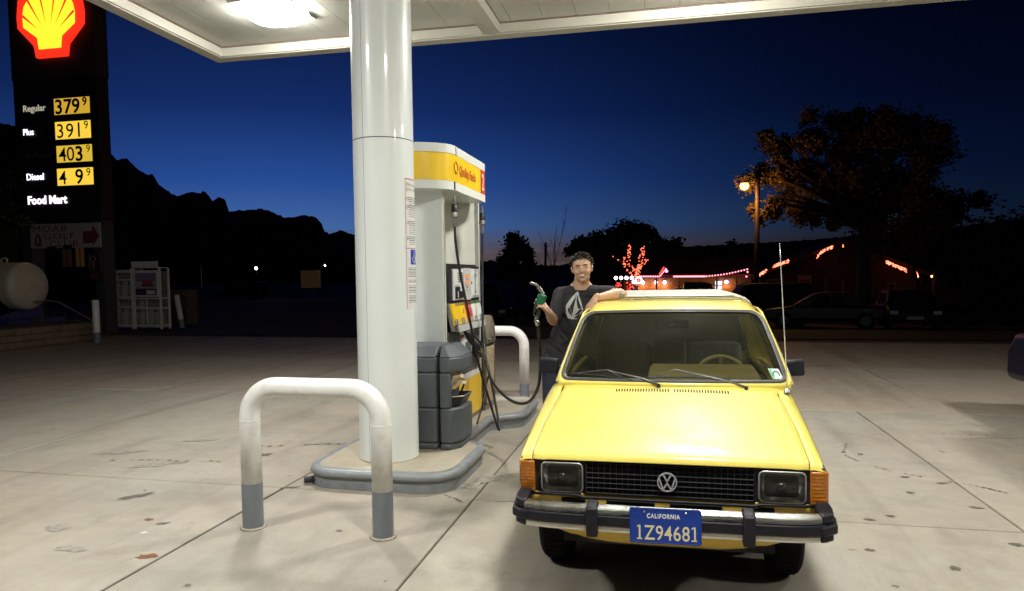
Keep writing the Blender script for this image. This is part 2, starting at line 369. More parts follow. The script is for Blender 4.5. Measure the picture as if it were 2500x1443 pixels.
# stains lying on the slabs
def blot(x, y, rx, ry, rot=0, n=18, seed=0, rough=0.35):
    rr = random.Random(seed); vs = []
    for i in range(n):
        a = 2*PI*i/n; k = 1 + rough*(rr.random()-0.5)*2
        px, py = rx*k*math.cos(a), ry*k*math.sin(a)
        vs.append((px*math.cos(rot)-py*math.sin(rot)+x, px*math.sin(rot)+py*math.cos(rot)+y, 0.0015))
    return MB().add(vs, [tuple(range(n))])
M_oil = mat('oil stain', (0.12, 0.105, 0.085), 0.6, noise=0.4, nscale=30)
M_oil2 = mat('old oil stain', (0.255, 0.238, 0.20), 0.7, noise=0.35, nscale=25)
M_rust = mat('rusty leaf litter', (0.16, 0.07, 0.03), 0.9, noise=0.4, nscale=60)
k = 0
for (x, y, rx, ry, ro, mm) in [(-3.92,4.47,.12,.045,.9,M_oil),(-3.95,3.8,.075,.06,0,M_oil2),(-3.0,3.5,.06,.035,.3,M_rust),(-3.55,3.51,.10,.05,.2,M_oil2),
        (1.75,6.74,.022,.03,0,M_oil),(1.9,6.05,.03,.03,0,M_oil),(2.12,5.92,.05,.025,.3,M_oil),(1.81,5.62,.03,.03,0,M_oil),(2.14,5.34,.05,.02,-.2,M_oil),
        (1.59,4.21,.03,.028,0,M_oil),(2.08,4.65,.035,.03,0,M_oil),(-2.06,4.1,.02,.02,0,M_oil),(-1.5,5.2,.12,.08,.4,M_oil2),(-1.33,5.42,.18,.1,.7,M_oil2),
        (1.35,4.95,.03,.02,0,M_oil),(1.5,5.05,.035,.02,0,M_oil),(1.2,4.4,.03,.018,0,M_oil),(1.9,3.6,.10,.05,.5,M_oil2),(1.1,5.7,.025,.02,0,M_oil),
        (-3.45,4.05,.03,.02,0,M_rust),(-3.3,4.0,.05,.02,.5,M_oil),(-4.6,6.2,.16,.05,.5,M_oil2),(-5.1,5.6,.22,.07,.4,M_oil2),(-4.4,5.3,.2,.06,.6,M_oil2),(-3.7,5.75,.12,.05,.4,M_oil),
        (-3.2,6.3,.25,.05,.2,M_oil2),(-5.6,4.3,.2,.07,.3,M_oil2),(-5.0,3.6,.14,.06,.2,M_oil2),(-2.5,3.2,.02,.015,0,M_oil),(-1.2,3.05,.03,.02,0,M_oil)]:
    k += 1; blot(x, y, rx, ry, ro, seed=k).build('oil_stain', mm, fc)
# curved trails of drips
tr = random.Random(3)
def trail(pts, n, r0):
    global k
    for i in range(n):
        t = i/(n-1)*(len(pts)-1); a = int(min(t, len(pts)-2)); f = t-a
        x = pts[a][0]*(1-f)+pts[a+1][0]*f+tr.uniform(-.01,.01); y = pts[a][1]*(1-f)+pts[a+1][1]*f+tr.uniform(-.012,.012)
        if tr.random() < 0.18: continue
        k += 1; blot(x, y, r0*tr.uniform(.5,1.2), r0*tr.uniform(.4,.9), tr.uniform(0,3), n=9, seed=k).build('oil_stain', M_oil, fc)
trail([(1.72,7.1),(1.6,6.75),(1.66,6.45),(1.86,6.2),(2.12,6.02),(2.34,5.9),(2.5,5.75)], 34, .020)
trail([(2.7,7.75),(3.2,7.7),(3.7,7.85)], 14, .018)
trail([(-4.9,5.35),(-4.55,5.42),(-4.15,5.45),(-3.85,5.5)], 14, .022)
trail([(-3.95,6.05),(-3.7,6.1),(-3.4,6.2),(-3.15,6.3)], 9, .03)
# hairline cracks running off the joints
M_crk = mat('crack', (0.09, 0.075, 0.06), .95)
def crack(pts, w=.004, seed=0):
    rr = random.Random(seed); P = []
    for a, b_ in zip(pts, pts[1:]):
        for i in range(7): P.append((a[0]+(b_[0]-a[0])*i/7+rr.uniform(-.02,.02), a[1]+(b_[1]-a[1])*i/7+rr.uniform(-.02,.02)))
    P.append(pts[-1]); vs = []
    for i, p in enumerate(P):
        q = P[min(i+1,len(P)-1)]; o = P[max(i-1,0)]; d = Vector((q[0]-o[0], q[1]-o[1])).normalized(); ww = w*rr.uniform(.5,1.3)
        vs += [(p[0]-d.y*ww, p[1]+d.x*ww, .0012), (p[0]+d.y*ww, p[1]-d.x*ww, .0012)]
    MB().add(vs, [(2*i, 2*i+1, 2*i+3, 2*i+2) for i in range(len(P)-1)]).build('crack', M_crk, fc)
crack([(-1.60,4.93),(-1.50,4.86),(-1.42,4.80)], .006, 1); crack([(-1.37,4.86),(-1.1,4.87),(-.78,4.80)], .003, 2)
crack([(-2.93,4.87),(-2.80,4.93)], .008, 3); crack([(2.9,7.55),(3.6,7.7),(4.4,7.78),(5.6,8.0)], .004, 4); crack([(-6.05,8.6),(-5.4,8.66),(-4.9,8.6)], .003, 5)
crack([(3.6,6.2),(4.2,6.0),(5.0,6.1)], .003, 6)
# litter
tag(blot(-3.30,3.83,.018,.008,.8,n=6,seed=5).build('paper_scrap', mat('paper', (.8,.8,.78), .8)), 'tiny white paper scrap lying on the slab beside the wide joint', 'litter')

# ------------------------------------------------------------------ pump island
def rrect(x0, x1, y0, y1, r, n=6):
    out = []
    for cx, cy, a0 in ((x1-r,y1-r,0),(x0+r,y1-r,90),(x0+r,y0+r,180),(x1-r,y0+r,270)):
        for i in range(n+1):
            a = R(a0+90*i/n); out.append((cx+r*math.cos(a), cy+r*math.sin(a)))
    return out
def offset_poly(P, d):
    n = len(P); out = []
    for i in range(n):
        a = Vector(P[i-1]); b_ = Vector(P[i]); c = Vector(P[(i+1)%n])
        e1 = (b_-a); e2 = (c-b_)
        if e1.length < 1e-6: e1 = e2
        if e2.length < 1e-6: e2 = e1
        n1 = Vector((e1.y, -e1.x)).normalized(); n2 = Vector((e2.y, -e2.x)).normalized()
        nn = (n1+n2).normalized(); k_ = d/max(0.5, nn.dot(n1)); out.append((b_.x+nn.x*k_, b_.y+nn.y*k_))
    return out
# outline, counter-clockwise, dog-bone plan: wide lobe, waist, wide lobe
def smooth_outline(P, r, n=5):
    out = []; k_ = len(P)
    for i in range(k_):
        a = Vector(P[i-1]); b_ = Vector(P[i]); c = Vector(P[(i+1)%k_]); rr = r[i] if isinstance(r, list) else r
        d1 = (a-b_).normalized(); d2 = (c-b_).normalized(); p0 = b_+d1*rr; p1 = b_+d2*rr
        for j in range(n+1):
            t = j/n; q = p0*(1-t)**2 + b_*2*t*(1-t) + p1*t*t; out.append((q.x, q.y))
    return out
isl = smooth_outline([(-2.78,4.92),(-1.55,4.92),(-1.55,5.92),(-1.80,6.12),(-1.80,7.12),(-1.48,7.35),(-1.48,8.38),(-2.85,8.38),(-2.85,7.35),(-2.62,7.12),(-2.62,6.12),(-2.78,5.92)],
                     [.30,.30,.10,.10,.10,.12,.28,.28,.12,.10,.10,.10])
island = thing('pump_island', 'raised concrete pump island with rounded grey kerb under column and pump', 'pump island', (-2.2, 6.6, 0))
def IL(P): return [(x+2.2, y-6.6) for x, y in P]
isl = IL(isl)
prof = [(0.0,0.0),(0.0,0.085),(0.016,0.092),(0.026,0.108),(0.024,0.128),(0.010,0.147),(-0.012,0.155),(-0.045,0.155),(-0.05,0.150)]
vs = []; n_ = len(isl)
for d, h in prof: vs += [(x, y, h) for x, y in offset_poly(isl, d)]
kb = MB().add(vs, [(j*n_+i, j*n_+(i+1)%n_, (j+1)*n_+(i+1)%n_, (j+1)*n_+i) for j in range(len(prof)-1) for i in range(n_)])
kb.build('kerb', M_kerb, island, smooth=True, auto=50)
ct = MB(); top = offset_poly(isl, -0.048)
ct.add([(x, y, 0.1515) for x, y in top], [tuple(range(n_))]).build('island_top', M_conc2, island)
# drain pipe end at the island corner
MB().tube([(-2.80,4.99,.035),(-2.70,5.05,.035)], .028, 12).build('drain_pipe', mat('black plastic', (.02,.02,.022), .5), None).name = 'drain_pipe'
tag(bpy.data.objects['drain_pipe'], 'short black drain pipe end poking out at the island corner', 'pipe')

# ------------------------------------------------------------------ hoop guards
def hoop(x0, x1, y, h, r, label, rad=0.2, gz_=0.30):
    t = thing('hoop_guard', label, 'hoop barrier', ((x0+x1)/2, y, 0), 0, 'white pipe hoop guards at the island ends')
    w = (x1-x0)/2; path = [(-w,0,gz_)]
    path += [(-w,0,h-rad-r)]
    for i in range(1, 11):
        a = PI - (PI/2)*i/10; path.append((-w+rad+rad*math.cos(a), 0, h-r-rad+rad*math.sin(a)))
    for i in range(0, 11):
        a = PI/2 - (PI/2)*i/10; path.append((w-rad+rad*math.cos(a), 0, h-r-rad+rad*math.sin(a)))
    path.append((w,0,gz_))
    MB().tube(path, r, 24).build('pipe', M_pipew, t, smooth=True)
    for s_ in (-1, 1):
        MB().tube([(s_*w,0,0.0),(s_*w,0,gz_)], r+.0012, 24).build('painted_foot', M_grey, t, smooth=True, auto=40)
        ring = [(s_*w+(r+.0005)*math.cos(2*PI*i/24), (r+.0005)*math.sin(2*PI*i/24), h-r-rad-.02) for i in range(24)]
        MB().tube(ring, .0022, 6, closed=True).build('weld_seam', M_pipew, t, smooth=True)
        dl = MB().lathe([(r+.02,0.0),(r+.012,.006),(r,.010)], 20, (s_*w,0,0)); dl.build('grout_collar', M_conc2, t, smooth=True)
    return t
hoop(-2.655, -1.735, 4.06, 1.005, 0.066, 'front white pipe hoop guard standing before the column')
hoop(-2.78, -1.808, 9.05, .975, 0.066, 'far white pipe hoop guard behind the fuel pump', gz_=.20)

# ------------------------------------------------------------------ canopy column
colm = thing('canopy_column', 'thick round white column holding up the station canopy', 'column', (-2.235, 5.40, 0.152))
M_col = mat('column enamel', (0.76, 0.81, 0.81), 0.34, noise=0.02, nscale=1.5, coat=0.35, dirt=0.08, dirtcol=(.5,.48,.42), dscale=1.2)
cr_ = 0.243
def shell(a0, a1, z0, z1, name='column_shell'):
    n = 40; vs = []
    for j in range(2):
        for i in range(n+1):
            a = R(a0+(a1-a0)*i/n); vs.append((cr_*math.cos(a), cr_*math.sin(a), (z0, z1)[j]))
    MB().add(vs, [(i, i+1, n+1+i+1, n+1+i) for i in range(n)]).build(name, M_col, colm, smooth=True, recalc=False)
for z0, z1 in ((0.0, 2.585), (2.592, 4.33)):
    shell(-107.2, 52, z0, z1); shell(52.8, 252.2, z0, z1)
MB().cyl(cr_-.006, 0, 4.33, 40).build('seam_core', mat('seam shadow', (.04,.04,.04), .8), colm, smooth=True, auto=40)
MB().lathe([(cr_+.012,-.001),(cr_+.006,.004),(cr_,.006)], 40).build('base_sealant', M_conc2, colm, smooth=True)
# notice strip wrapped round the column, facing the car lane
def curved(a0, a1, z0, z1, r, material, name, parent, n=10, off=None):
    vs = []
    for j in range(2):
        for i in range(n+1):
            a = R(a0+(a1-a0)*i/n); vs.append((r*math.cos(a), r*math.sin(a), (z0, z1)[j]))
    return MB().add(vs, [(i, i+1, n+2+i, n+1+i) for i in range(n)]).build(name, material, parent, smooth=True)
M_stick = mat('sticker white', (.72,.72,.69), .4); M_ink = mat('ink', (.06,.06,.065), .6); M_inkg = mat('grey ink', (.32,.33,.34), .6)
M_blue = mat('sign blue', (.02,.05,.42), .4); M_redink = mat('red ink', (.42,.03,.03), .5)
def wz(z): return z-0.152
st = curved(-25, 25, wz(1.385), wz(2.43), cr_+.0012, M_stick, 'notice_sticker', colm)
def sbox(a0, a1, z0, z1, mm, name='print', r=cr_+.002): return curved(a0+20, a1+20, wz(z0), wz(z1), r, mm, name, st, n=6)
sbox(-45.6,-44.7,1.385,2.43,M_redink); sbox(-45,5,2.424,2.432,M_redink); sbox(-45,5,1.872,1.877,M_redink)
def ctext(s_, a, z, size, mm):
    o = text(s_, size, mm, st, Matrix.Identity(4), ext=0.0, name='lettering')
    me = o.data
    for v in me.vertices:
        an = R(a+20)+v.co.x/(cr_+.003); v.co = ((cr_+.003)*math.cos(an), (cr_+.003)*math.sin(an), wz(z)+v.co.y)
    return o
def cring(a, z, r, mm, name='symbol'):
    pts = []
    for i in range(16):
        t = 2*PI*i/16; an = R(a+20)+r*math.cos(t)/(cr_+.003); pts.append(((cr_+.003)*math.cos(an), (cr_+.003)*math.sin(an), wz(z)+r*math.sin(t)))
    MB().tube(pts, .0016, 4, closed=True).build(name, mm, st)
ctext('No smoking', -36, 2.375, .028, M_ink); ctext('Turn off engine', -36, 2.335, .028, M_ink)
for z in (2.385, 2.345, 2.27, 2.205, 2.08, 1.955): cring(-40, z, .012, M_ink if z != 2.08 else M_redink)
for z0, nl in ((2.28,5),(2.215,7),(2.09,8),(1.965,5)):
    for i in range(nl): sbox(-36, -36+random.uniform(26,38), z0-i*.0145, z0-i*.0145+.005, M_inkg if i > 2 else M_ink, 'print_line')
for zt, nl in ((1.715,6),(1.615,2),(1.57,5),(1.49,5)):
    for i in range(nl): sbox(-40.5, -40.5+random.uniform(34,44), zt-i*.0135, zt-i*.0135+.005, M_ink if i % 2 else M_inkg, 'print_line')
sbox(-33, -6, 1.745, 1.865, M_blue, 'access_panel', cr_+.0025)
# wheelchair mark
def cpath(pts, r, mm):
    P = []
    for dx, dz in pts:
        an = R(1)+dx/(cr_+.005); P.append(((cr_+.005)*math.cos(an), (cr_+.005)*math.sin(an), wz(1.80)+dz))
    MB().tube(P, r, 5).build('access_symbol', M_stick, st)
cpath([(-.008,.035),(-.006,.01),(.014,.008),(.024,-.022),(.034,-.022)], .0035, M_stick)
cpath([(-.010+.026*math.cos(R(a)), -.016+.026*math.sin(R(a))) for a in range(120, 381, 20)], .0028, M_stick)
cpath([(-.009,.044),(-.009,.050)], .007, M_stick)

# ------------------------------------------------------------------ canopy
can = thing('station_canopy', 'flat white canopy roof with panelled ceiling over the pumps', 'canopy', (-2.2, 5.4, 4.4))
M_can = mat('canopy cream', (0.62, 0.60, 0.52), 0.42, noise=0.04, nscale=2, dirt=0.18, dirtcol=(.36,.31,.22), dscale=1.6)
M_pan = mat('ceiling panel', (0.56, 0.56, 0.50), 0.30, noise=0.03, nscale=1.2, dirt=0.15, dirtcol=(.4,.37,.3), dscale=1.3)
M_rustl = mat('rust line', (0.22, 0.09, 0.05), 0.9)
X0, X1, Y0, Y1 = -5.58, 13.0, -6.0, 8.10
lx, ly, lz = 2.2, -5.4, -4.4
def cb(x0,x1,y0,y1,z0,z1,name,mm=M_can,bev=0.006): return MB().box(x0+lx,x1+lx,y0+ly,y1+ly,z0+lz,z1+lz).build(name, mm, can, bevel=bev, seg=2)
# outer fascia with a bottom flange, all four sides
FB = 4.40
for (a0,a1,b0,b1) in ((X0,X1,Y1-.16,Y1),(X0,X1,Y0,Y0+.16),(X0,X0+.16,Y0+.163,Y1-.163),(X1-.16,X1,Y0+.163,Y1-.163)):
    cb(a0,a1,b0,b1,FB,FB+.035,'fascia_flange')
for (a0,a1,b0,b1) in ((X0+.002,X1-.002,Y1-.05,Y1-.002),(X0+.002,X1-.002,Y0+.002,Y0+.05),(X0+.002,X0+.05,Y0+.053,Y1-.053),(X1-.05,X1-.002,Y0+.053,Y1-.053)):
    cb(a0,a1,b0,b1,FB+.036,FB+.95,'fascia')
for (a0,a1,b0,b1) in ((X0+.165,X1-.165,Y1-.185,Y1-.165),(X0+.165,X0+.185,Y0+.19,Y1-.19),(X1-.185,X1-.165,Y0+.19,Y1-.19),(X0+.165,X1-.165,Y0+.165,Y0+.185)):
    cb(a0,a1,b0,b1,FB+.012,FB+.125,'inner_trim', bev=.003)
cb(X0+.19,X1-.19,Y1-.192,Y1-.187,FB+.112,FB+.118,'rust_line',M_rustl,0); cb(X0+.186,X0+.191,Y0+.2,Y1-.2,FB+.112,FB+.118,'rust_line',M_rustl,0)
for xb in (-1.93, 3.2, 8.3):
    cb(xb-.10,xb+.10,Y0+.19,Y1-.19,FB+.006,FB+.13,'ceiling_beam')
    for s_ in (-1,1): cb(xb+s_*.103-.002,xb+s_*.103+.002,Y0+.2,Y1-.2,FB+.116,FB+.120,'rust_line',M_rustl,0)
# ceiling panels, 0.37 m wide, laid along the depth
x = X0+.19
while x < X1-.2:
    w = min(.369, X1-.19-x)
    cb(x, x+w-.002, Y0+.19, Y1-.19, FB+.125+random.uniform(0,.001), FB+.150, 'ceiling_panel', M_pan, .0015)
    x += .3702
cb(X0+.06, X1-.06, Y0+.06, Y1-.06, FB+.90, FB+.93, 'roof_deck')
for xx in (-4.55, -3.6, -1.62, 1.2):   # small mounting tabs on the flange
    cb(xx, xx+.03, Y1-.12, Y1-.09, FB-.006, FB-.0, 'tab', M_can, 0)
cb(-2.235-.3, -2.235+.3, 5.4-.3, 5.4+.3, FB+.09, FB+.124, 'column_collar', M_can)

M_lens = glow('lamp lens', (1.0, 0.985, 0.92), 88.0)
M_lensf = mat('lamp housing', (.6,.6,.56), .5)
def lamp_label(i, j):
    if (i, j) == (0, 2): return 'square drop lens lamp nearest the far left corner of the canopy ceiling'
    return 'square ceiling lamp in the %s lane, %s' % (('left', 'truck', 'dark vehicle', 'outermost right')[i], ('nearest the front edge of the canopy', 'midway along the canopy', 'nearest the far edge of the canopy')[j])
def canopy_light(x, y, i, j):
    t = thing('canopy_light', lamp_label(i,j+1), 'ceiling light', (x, y, FB+.124), 0, 'lit square lamps in the canopy ceiling')
    MB().box(-.33,.33,-.33,.33,-.03,0).build('frame', M_lensf, t, bevel=.008)
    vs = []; rings = [(.335,.003),(.335,-.035),(.30,-.065),(.26,-.10),(.16,-.125),(.02,-.13)]
    for r_, h in rings: vs += [(px, py, h) for px, py in rrect(-r_,r_,-r_,r_, r_*.7, 4)]
    n2 = len(rrect(-1,1,-1,1,.3,4))
    fs = [(a*n2+b, a*n2+(b+1)%n2, (a+1)*n2+(b+1)%n2, (a+1)*n2+b) for a in range(len(rings)-1) for b in range(n2)] + [tuple((len(rings)-1)*n2+b for b in range(n2))]
    MB().add(vs, fs).build('lens', M_lens, t, smooth=True)
    MB().tube([(.26,-.06,-.085),(.28,.0,-.095),(.27,.10,-.09)], .008, 6).build('latch', mat('latch grey', (.5,.48,.44), .5), t, smooth=True)
    ld = bpy.data.lights.new('lamp_glow', 'AREA'); ld.shape = 'SQUARE'; ld.size = .24; ld.energy = LAMP_W; ld.color = (1.0, .98, .905)
    lo = bpy.data.objects.new('lamp_glow', ld); COL.objects.link(lo); lo.parent = t; lo.location = (0, 0, -.15)
    ld.spread = R(150)
    return t
LX = [-4.09, .35, 6.0]; LY = [2.0, 6.93]
for i, x in enumerate(LX):
    for j, y in enumerate(LY): canopy_light(x, y, i, j)
# ------------------------------------------------------------------ yellow pickup
M_yel = mat('yellow paint', (0.82, 0.69, 0.145), 0.42, coat=1.0, noise=0.05, nscale=2.2, rvar=0.10, dirt=0.10, dirtcol=(.55,.42,.12), dscale=7)
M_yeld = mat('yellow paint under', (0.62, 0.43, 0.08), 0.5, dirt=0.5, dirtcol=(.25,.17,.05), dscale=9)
M_chr = mat('chrome', (0.46, 0.47, 0.46), 0.30, metal=1.0, noise=0.12, nscale=9, rvar=0.12)
M_blk = mat('black plastic', (.02,.02,.022), .5)
M_rub = mat('bumper rubber', (0.009,0.009,0.014), 0.5, spec=.28, noise=0.2, nscale=20, bump=.1)
M_tyre = mat('tyre rubber', (.005,.005,.005), .9, spec=.2, bump=.3, bscale=60)
M_dark = mat('underbody', (.008,.008,.008), .9)
M_amb = mat('amber lens', (.40,.13,.008), .15, coat=.6, bump=.6, bscale=60, noise=.35, nscale=14)
M_seal = mat('window rubber', (.055,.058,.062), .5)
M_capw = mat('cap white', (.50,.50,.43), .35, dirt=.15, dirtcol=(.5,.48,.4))
M_alu = mat('wiper metal', (.16,.16,.165), .45, metal=.5)
truck = thing('pickup_truck', 'yellow compact pickup truck with black grille, blue plate and white bed cap', 'pickup truck', (0.018, 3.32, 0.004), R(-0.6)); truck.rotation_euler.y = R(-0.5)
def sweep(pts_fn, ys, name, mm, mirror=True, parent=None, smooth=True, **k):
    """pts_fn(y) -> list of (x,z); loft along y for x>0 and its mirror"""
    for s_ in ((1,-1) if mirror else (1,)):
        vs = []
        for y in ys: vs += [(s_*x, y, z) for x, z in pts_fn(y)]
        n = len(pts_fn(ys[0])); fs = [(j*n+i, j*n+i+1, (j+1)*n+i+1, (j+1)*n+i) for j in range(len(ys)-1) for i in range(n-1)]
        MB().add(vs, fs).build(name, mm, parent or truck, smooth=smooth, **k)
def lerp(t, P):
    if t <= P[0][0]: return P[0][1]
    for (a, va), (b_, vb) in zip(P, P[1:]):
        if t <= b_: return va+(vb-va)*(t-a)/(b_-a)
    return P[-1][1]
# shoulder height along the length (front lip rounded)
ZS = [(-0.004,.748),(0.0,.762),(.006,.774),(.018,.783),(.04,.789),(.10,.802),(.35,.855),(.60,.905),(.80,.938),(.95,.965),(1.05,.972),(1.6,.975),(4.30,.985)]
hw = lambda y: lerp(y, [(0,.640),(.35,.640),(.85,.622)])
ycr = lambda y: lerp(y, [(0,.004),(.1,.012),(.9,.018)])
# hood
def hoodp(u, v):
    ys = [-.004,0,.006,.018,.04,.10,.2,.35,.5,.6,.7,.8,.86,.885]
    t = v*(len(ys)-1); i = min(int(t), len(ys)-2); y = ys[i]+(ys[i+1]-ys[i])*(t-i)
    s_ = (u-.5)*2; w = hw(y)-.004
    c = ycr(y); ridge = -.003*math.exp(-((abs(s_)-.93)/.03)**2)
    z = lerp(y, ZS)+c*(1-s_*s_)+ridge
    yy = y - .014*(1-s_*s_)*(1 if y < .3 else 0.4)+ (.02*s_*s_ if y > .85 else 0)
    return (s_*w, yy, z)
hood = MB().grid(hoodp, 48, 13*3).build('hood', M_yel, truck, smooth=True, solid=.006)
# louvre slots near the rear edge: raised dark boxes painted as shaded recesses
M_slot = mat('slot shade', (.02,.015,.004), .9)
for side in (-1, 1):
    for i in range(20):
        x = side*(.010+.0158*(i+.5)); y = .835
        z = lerp(y, ZS)+ycr(y)*(1-(x/.62)**2)
        o = MB().box(-.0040,.0040,-.024,.024,-.003,.0018).build('louvre_slot', M_slot, hood); o.location = (x+.03, y-.004, z+.0006); o.rotation_euler.x = R(8)
# fenders / shoulders
def shp(y):
    z = lerp(y, ZS); w = hw(y) if y < .87 else .628
    ex = .0 if y > .02 else -.004
    ws_ = lerp(y, [(0,.703),(.12,.716),(.45,.738)])
    return [(min(a_, ws_), b_) for a_, b_ in _shp(w, z, ex)]
def _shp(w, z, ex):
    return [(w, z-.006),(w+.003,z+.001),(w+.02,z+.001),(w+.045,z-.004),(.700+ex,z-.018),(.716+ex,z-.04),(.727+ex,z-.08),(.735+ex,z-.15),(.738+ex,.66),(.739+ex,.640)]
ysf = [-.006,0,.006,.018,.04,.10,.2,.35,.5,.6,.7,.8,.9,1.0,1.10]
sweep(shp, ysf, 'fender_top', M_yel)
sweep(shp, [1.104,1.3,1.6,1.9,2.2,2.40], 'door_shoulder', M_yel)
sweep(shp, [2.406,2.7,3.2,3.7,4.30], 'bed_rail', M_yel)
# side skins with wheel arches (front axle .68, rear 3.305)
def arch(cy, r, n=14): return [(cy+r*math.cos(PI*i/n), .29+r*math.sin(PI*i/n)) for i in range(n+1)]
def skin(poly, name):
    for s_ in (1,-1):
        P = [(y, z) for y, z in poly]
        q = MB().prism(P, s_*.733, s_*.739, 'x')
        for v_ in q.v: v_.x *= lerp(v_.y, [(0,.703),(.12,.716),(.45,.738)])/.738
        q.build(name, M_yel, truck, bevel=.003, seg=2)
fa = arch(.68, .335); ra = arch(3.305, .335)
skin([(0.0,.638)] + [(1.10,.638),(1.10,.22),(1.03,.22)] + [(p[0],p[1]) for p in fa] + [(.33,.42),(.12,.50),(0.0,.52)], 'fender_side')
skin([(1.105,.638),(2.40,.638),(2.40,.20),(1.105,.20)], 'door')
skin([(2.405,.638),(4.30,.638),(4.30,.30),(3.66,.29)] + ra[1:] + [(2.95,.20),(2.405,.20)], 'bed_side')
for s_ in (1,-1):
    MB().box(min(s_*.739,s_*.745), max(s_*.739,s_*.745), 0.42, 4.28, .622,.636).build('side_trim', M_chr, truck, bevel=.002)
    MB().box(min(s_*.74,s_*.765), max(s_*.74,s_*.765), 2.1,2.26,.80,.83).build('door_handle', M_blk, truck, bevel=.006)
# underbody and inner bays (dark)
MB().box(-.42,.42,.42,4.2,.20,.30).build('underbody', M_dark, truck)
MB().box(-.50,.50,.07,1.05,.32,.72).build('engine_bay', M_dark, truck)
MB().box(-.728,.728,1.06,2.36,.30,.60).build('floor_pan', M_dark, truck)
MB().box(-.73,.73,4.26,4.30,.30,.98).build('tailgate', M_yel, truck, bevel=.01)
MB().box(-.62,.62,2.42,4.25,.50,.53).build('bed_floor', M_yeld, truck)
# front valance, openings, lower apron
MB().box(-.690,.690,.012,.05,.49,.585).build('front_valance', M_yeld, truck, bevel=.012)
for a0, a1 in ((-.50,-.38),(-.28,-.05),(.02,.26),(.36,.49)):
    MB().box(a0,a1,.004,.018,.525,.560).build('valance_opening', M_dark, truck, bevel=.008)
def aprp(u, v):
    s_ = (u-.5)*2; hx = .66*s_
    bot = .335+.075*max(0,(abs(s_)-.35)/.65)**1.6 + .010*max(0,abs(math.sin(s_*9)))*(abs(s_) > .6)
    z = .47+(bot-.47)*v; y = -.035+.09*v*v+.02*s_*s_
    return (hx, y, z)
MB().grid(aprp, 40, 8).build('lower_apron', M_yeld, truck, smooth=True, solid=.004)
# grille panel
gp = MB(); gp.box(-.695,.705,.018,.045,.578,.765); gp.build('grille_panel', M_blk, truck, bevel=.004)
MB().box(-.697,.707,.000,.03,.748,.757).build('grille_top_bar', M_blk, truck, bevel=.003)
MB().tube([(-.70,-.004,.580),(-.42,-.006,.578),(-.39,-.008,.570),(.40,-.008,.570),(.43,-.006,.578),(.71,-.004,.582)], .0075, 8).build('grille_lower_trim', M_rub, truck, smooth=True)
MB().box(-.375,.40,.012,.0195,.585,.742).build('grille_back', M_dark, truck)
M_bar = mat('grille bar', (.10,.10,.105), .35, metal=.5)
for i in range(7):
    z = .592+i*.0245
    MB().box(-.374,.399,-.002,.013,z-.0009,z+.0009).build('grille_bar', M_bar if i < 5 else M_blk, truck)
bar = None
for i in range(28):
    x = -.374+i*.0286
    o = MB().box(-.0007,.0007,.0005,.0125,.588,.742).build('grille_bar', M_bar if i in (0,27) else M_blk, truck) if bar is None else bar.copy()
    if bar is not None: COL.objects.link(o)
    else: bar = o
    o.location = (x, 0, 0)
for a in (-.379,.402): MB().box(a-.004,a+.004,-.003,.016,.586,.745).build('grille_post', M_rub, truck, bevel=.002)
# emblem
M_sil = mat('emblem silver', (.55,.55,.55), .3, metal=.35)
em = MB().lathe([(.046,-.004),(.046,.004),(.0405,.004),(.0405,-.004),(.046,-.004)], 40, (0.008,-.010,.664), 'y', cap=False).build('emblem', M_sil, truck, smooth=True, auto=40)
def stroke(pts, w=.0068):
    b_ = MB()
    for (x0,z0),(x1,z1) in zip(pts, pts[1:]):
        d = Vector((x1-x0, z1-z0)).normalized(); n = Vector((-d.y, d.x))*w/2; e = d*w*.25
        q = [(x0-e.x+n.x, z0-e.y+n.y),(x0-e.x-n.x, z0-e.y-n.y),(x1+e.x-n.x, z1+e.y-n.y),(x1+e.x+n.x, z1+e.y+n.y)]
        b_.hexa([(p[0],-.0135,p[1]) for p in q]+[(p[0],-.0075,p[1]) for p in q])
    o = b_.build('emblem_letter', M_sil, em); o.location = (.008, 0, .664); return o
stroke([(-.0185,.0365),(0,.0035),(.0185,.0365)])
stroke([(-.037,.018),(-.0185,-.0365),(0,-.0045),(.0185,-.0365),(.037,.018)])
# headlights
def rr_path(w, h, r, n=6): return rrect(-w, w, -h, h, r, n)
def headlight(cx, cz):
    w, h = .100, .070
    P = rr_path(w, h, .022); t = bpy.data.objects.new('headlight', None); 
    rim = MB().tube([(x, -.006, z) for x, z in P], .0045, 8, closed=True).build('headlight', mat('headlight rim', (.45,.45,.43), .35, metal=.7), truck, smooth=True)
    rim.location = (cx, 0, cz)
    # reflector bowl
    vs = []; ks = [(1.0,.004),(.95,.010),(.8,.022),(.55,.033),(.25,.038)]
    n = len(P)
    for k_, y in ks: vs += [(x*k_, y-.006, z*k_) for x, z in P]
    fs = [(a*n+b, a*n+(b+1)%n, (a+1)*n+(b+1)%n, (a+1)*n+b) for a in range(len(ks)-1) for b in range(n)]+[tuple((len(ks)-1)*n+b for b in range(n))]
    MB().add(vs, fs).build('reflector', mat('reflector', (.78,.76,.72), .25, metal=.45, noise=.35, nscale=24, bump=1.0, bscale=22), rim, smooth=True)
    MB().sphere((0,.012,0), (.024,.016,.018), 14, 8).build('bulb_shield', mat('shield', (.10,.10,.09), .3, metal=.5), rim, smooth=True)
    vs = []
    for k_, y in ((1.0,-.003),(.93,-.012),(.6,-.018),(.2,-.020)): vs += [(x*k_, y, z*k_) for x, z in P]
    fs = [(a*n+b, a*n+(b+1)%n, (a+1)*n+(b+1)%n, (a+1)*n+b) for a in range(3) for b in range(n)]+[tuple(3*n+b for b in range(n))]
    l = MB().add(vs, fs).build('lens', glass_mat('headlight glass', (.93,.93,.90), .8, .03, 1.4, .02), rim, smooth=True)
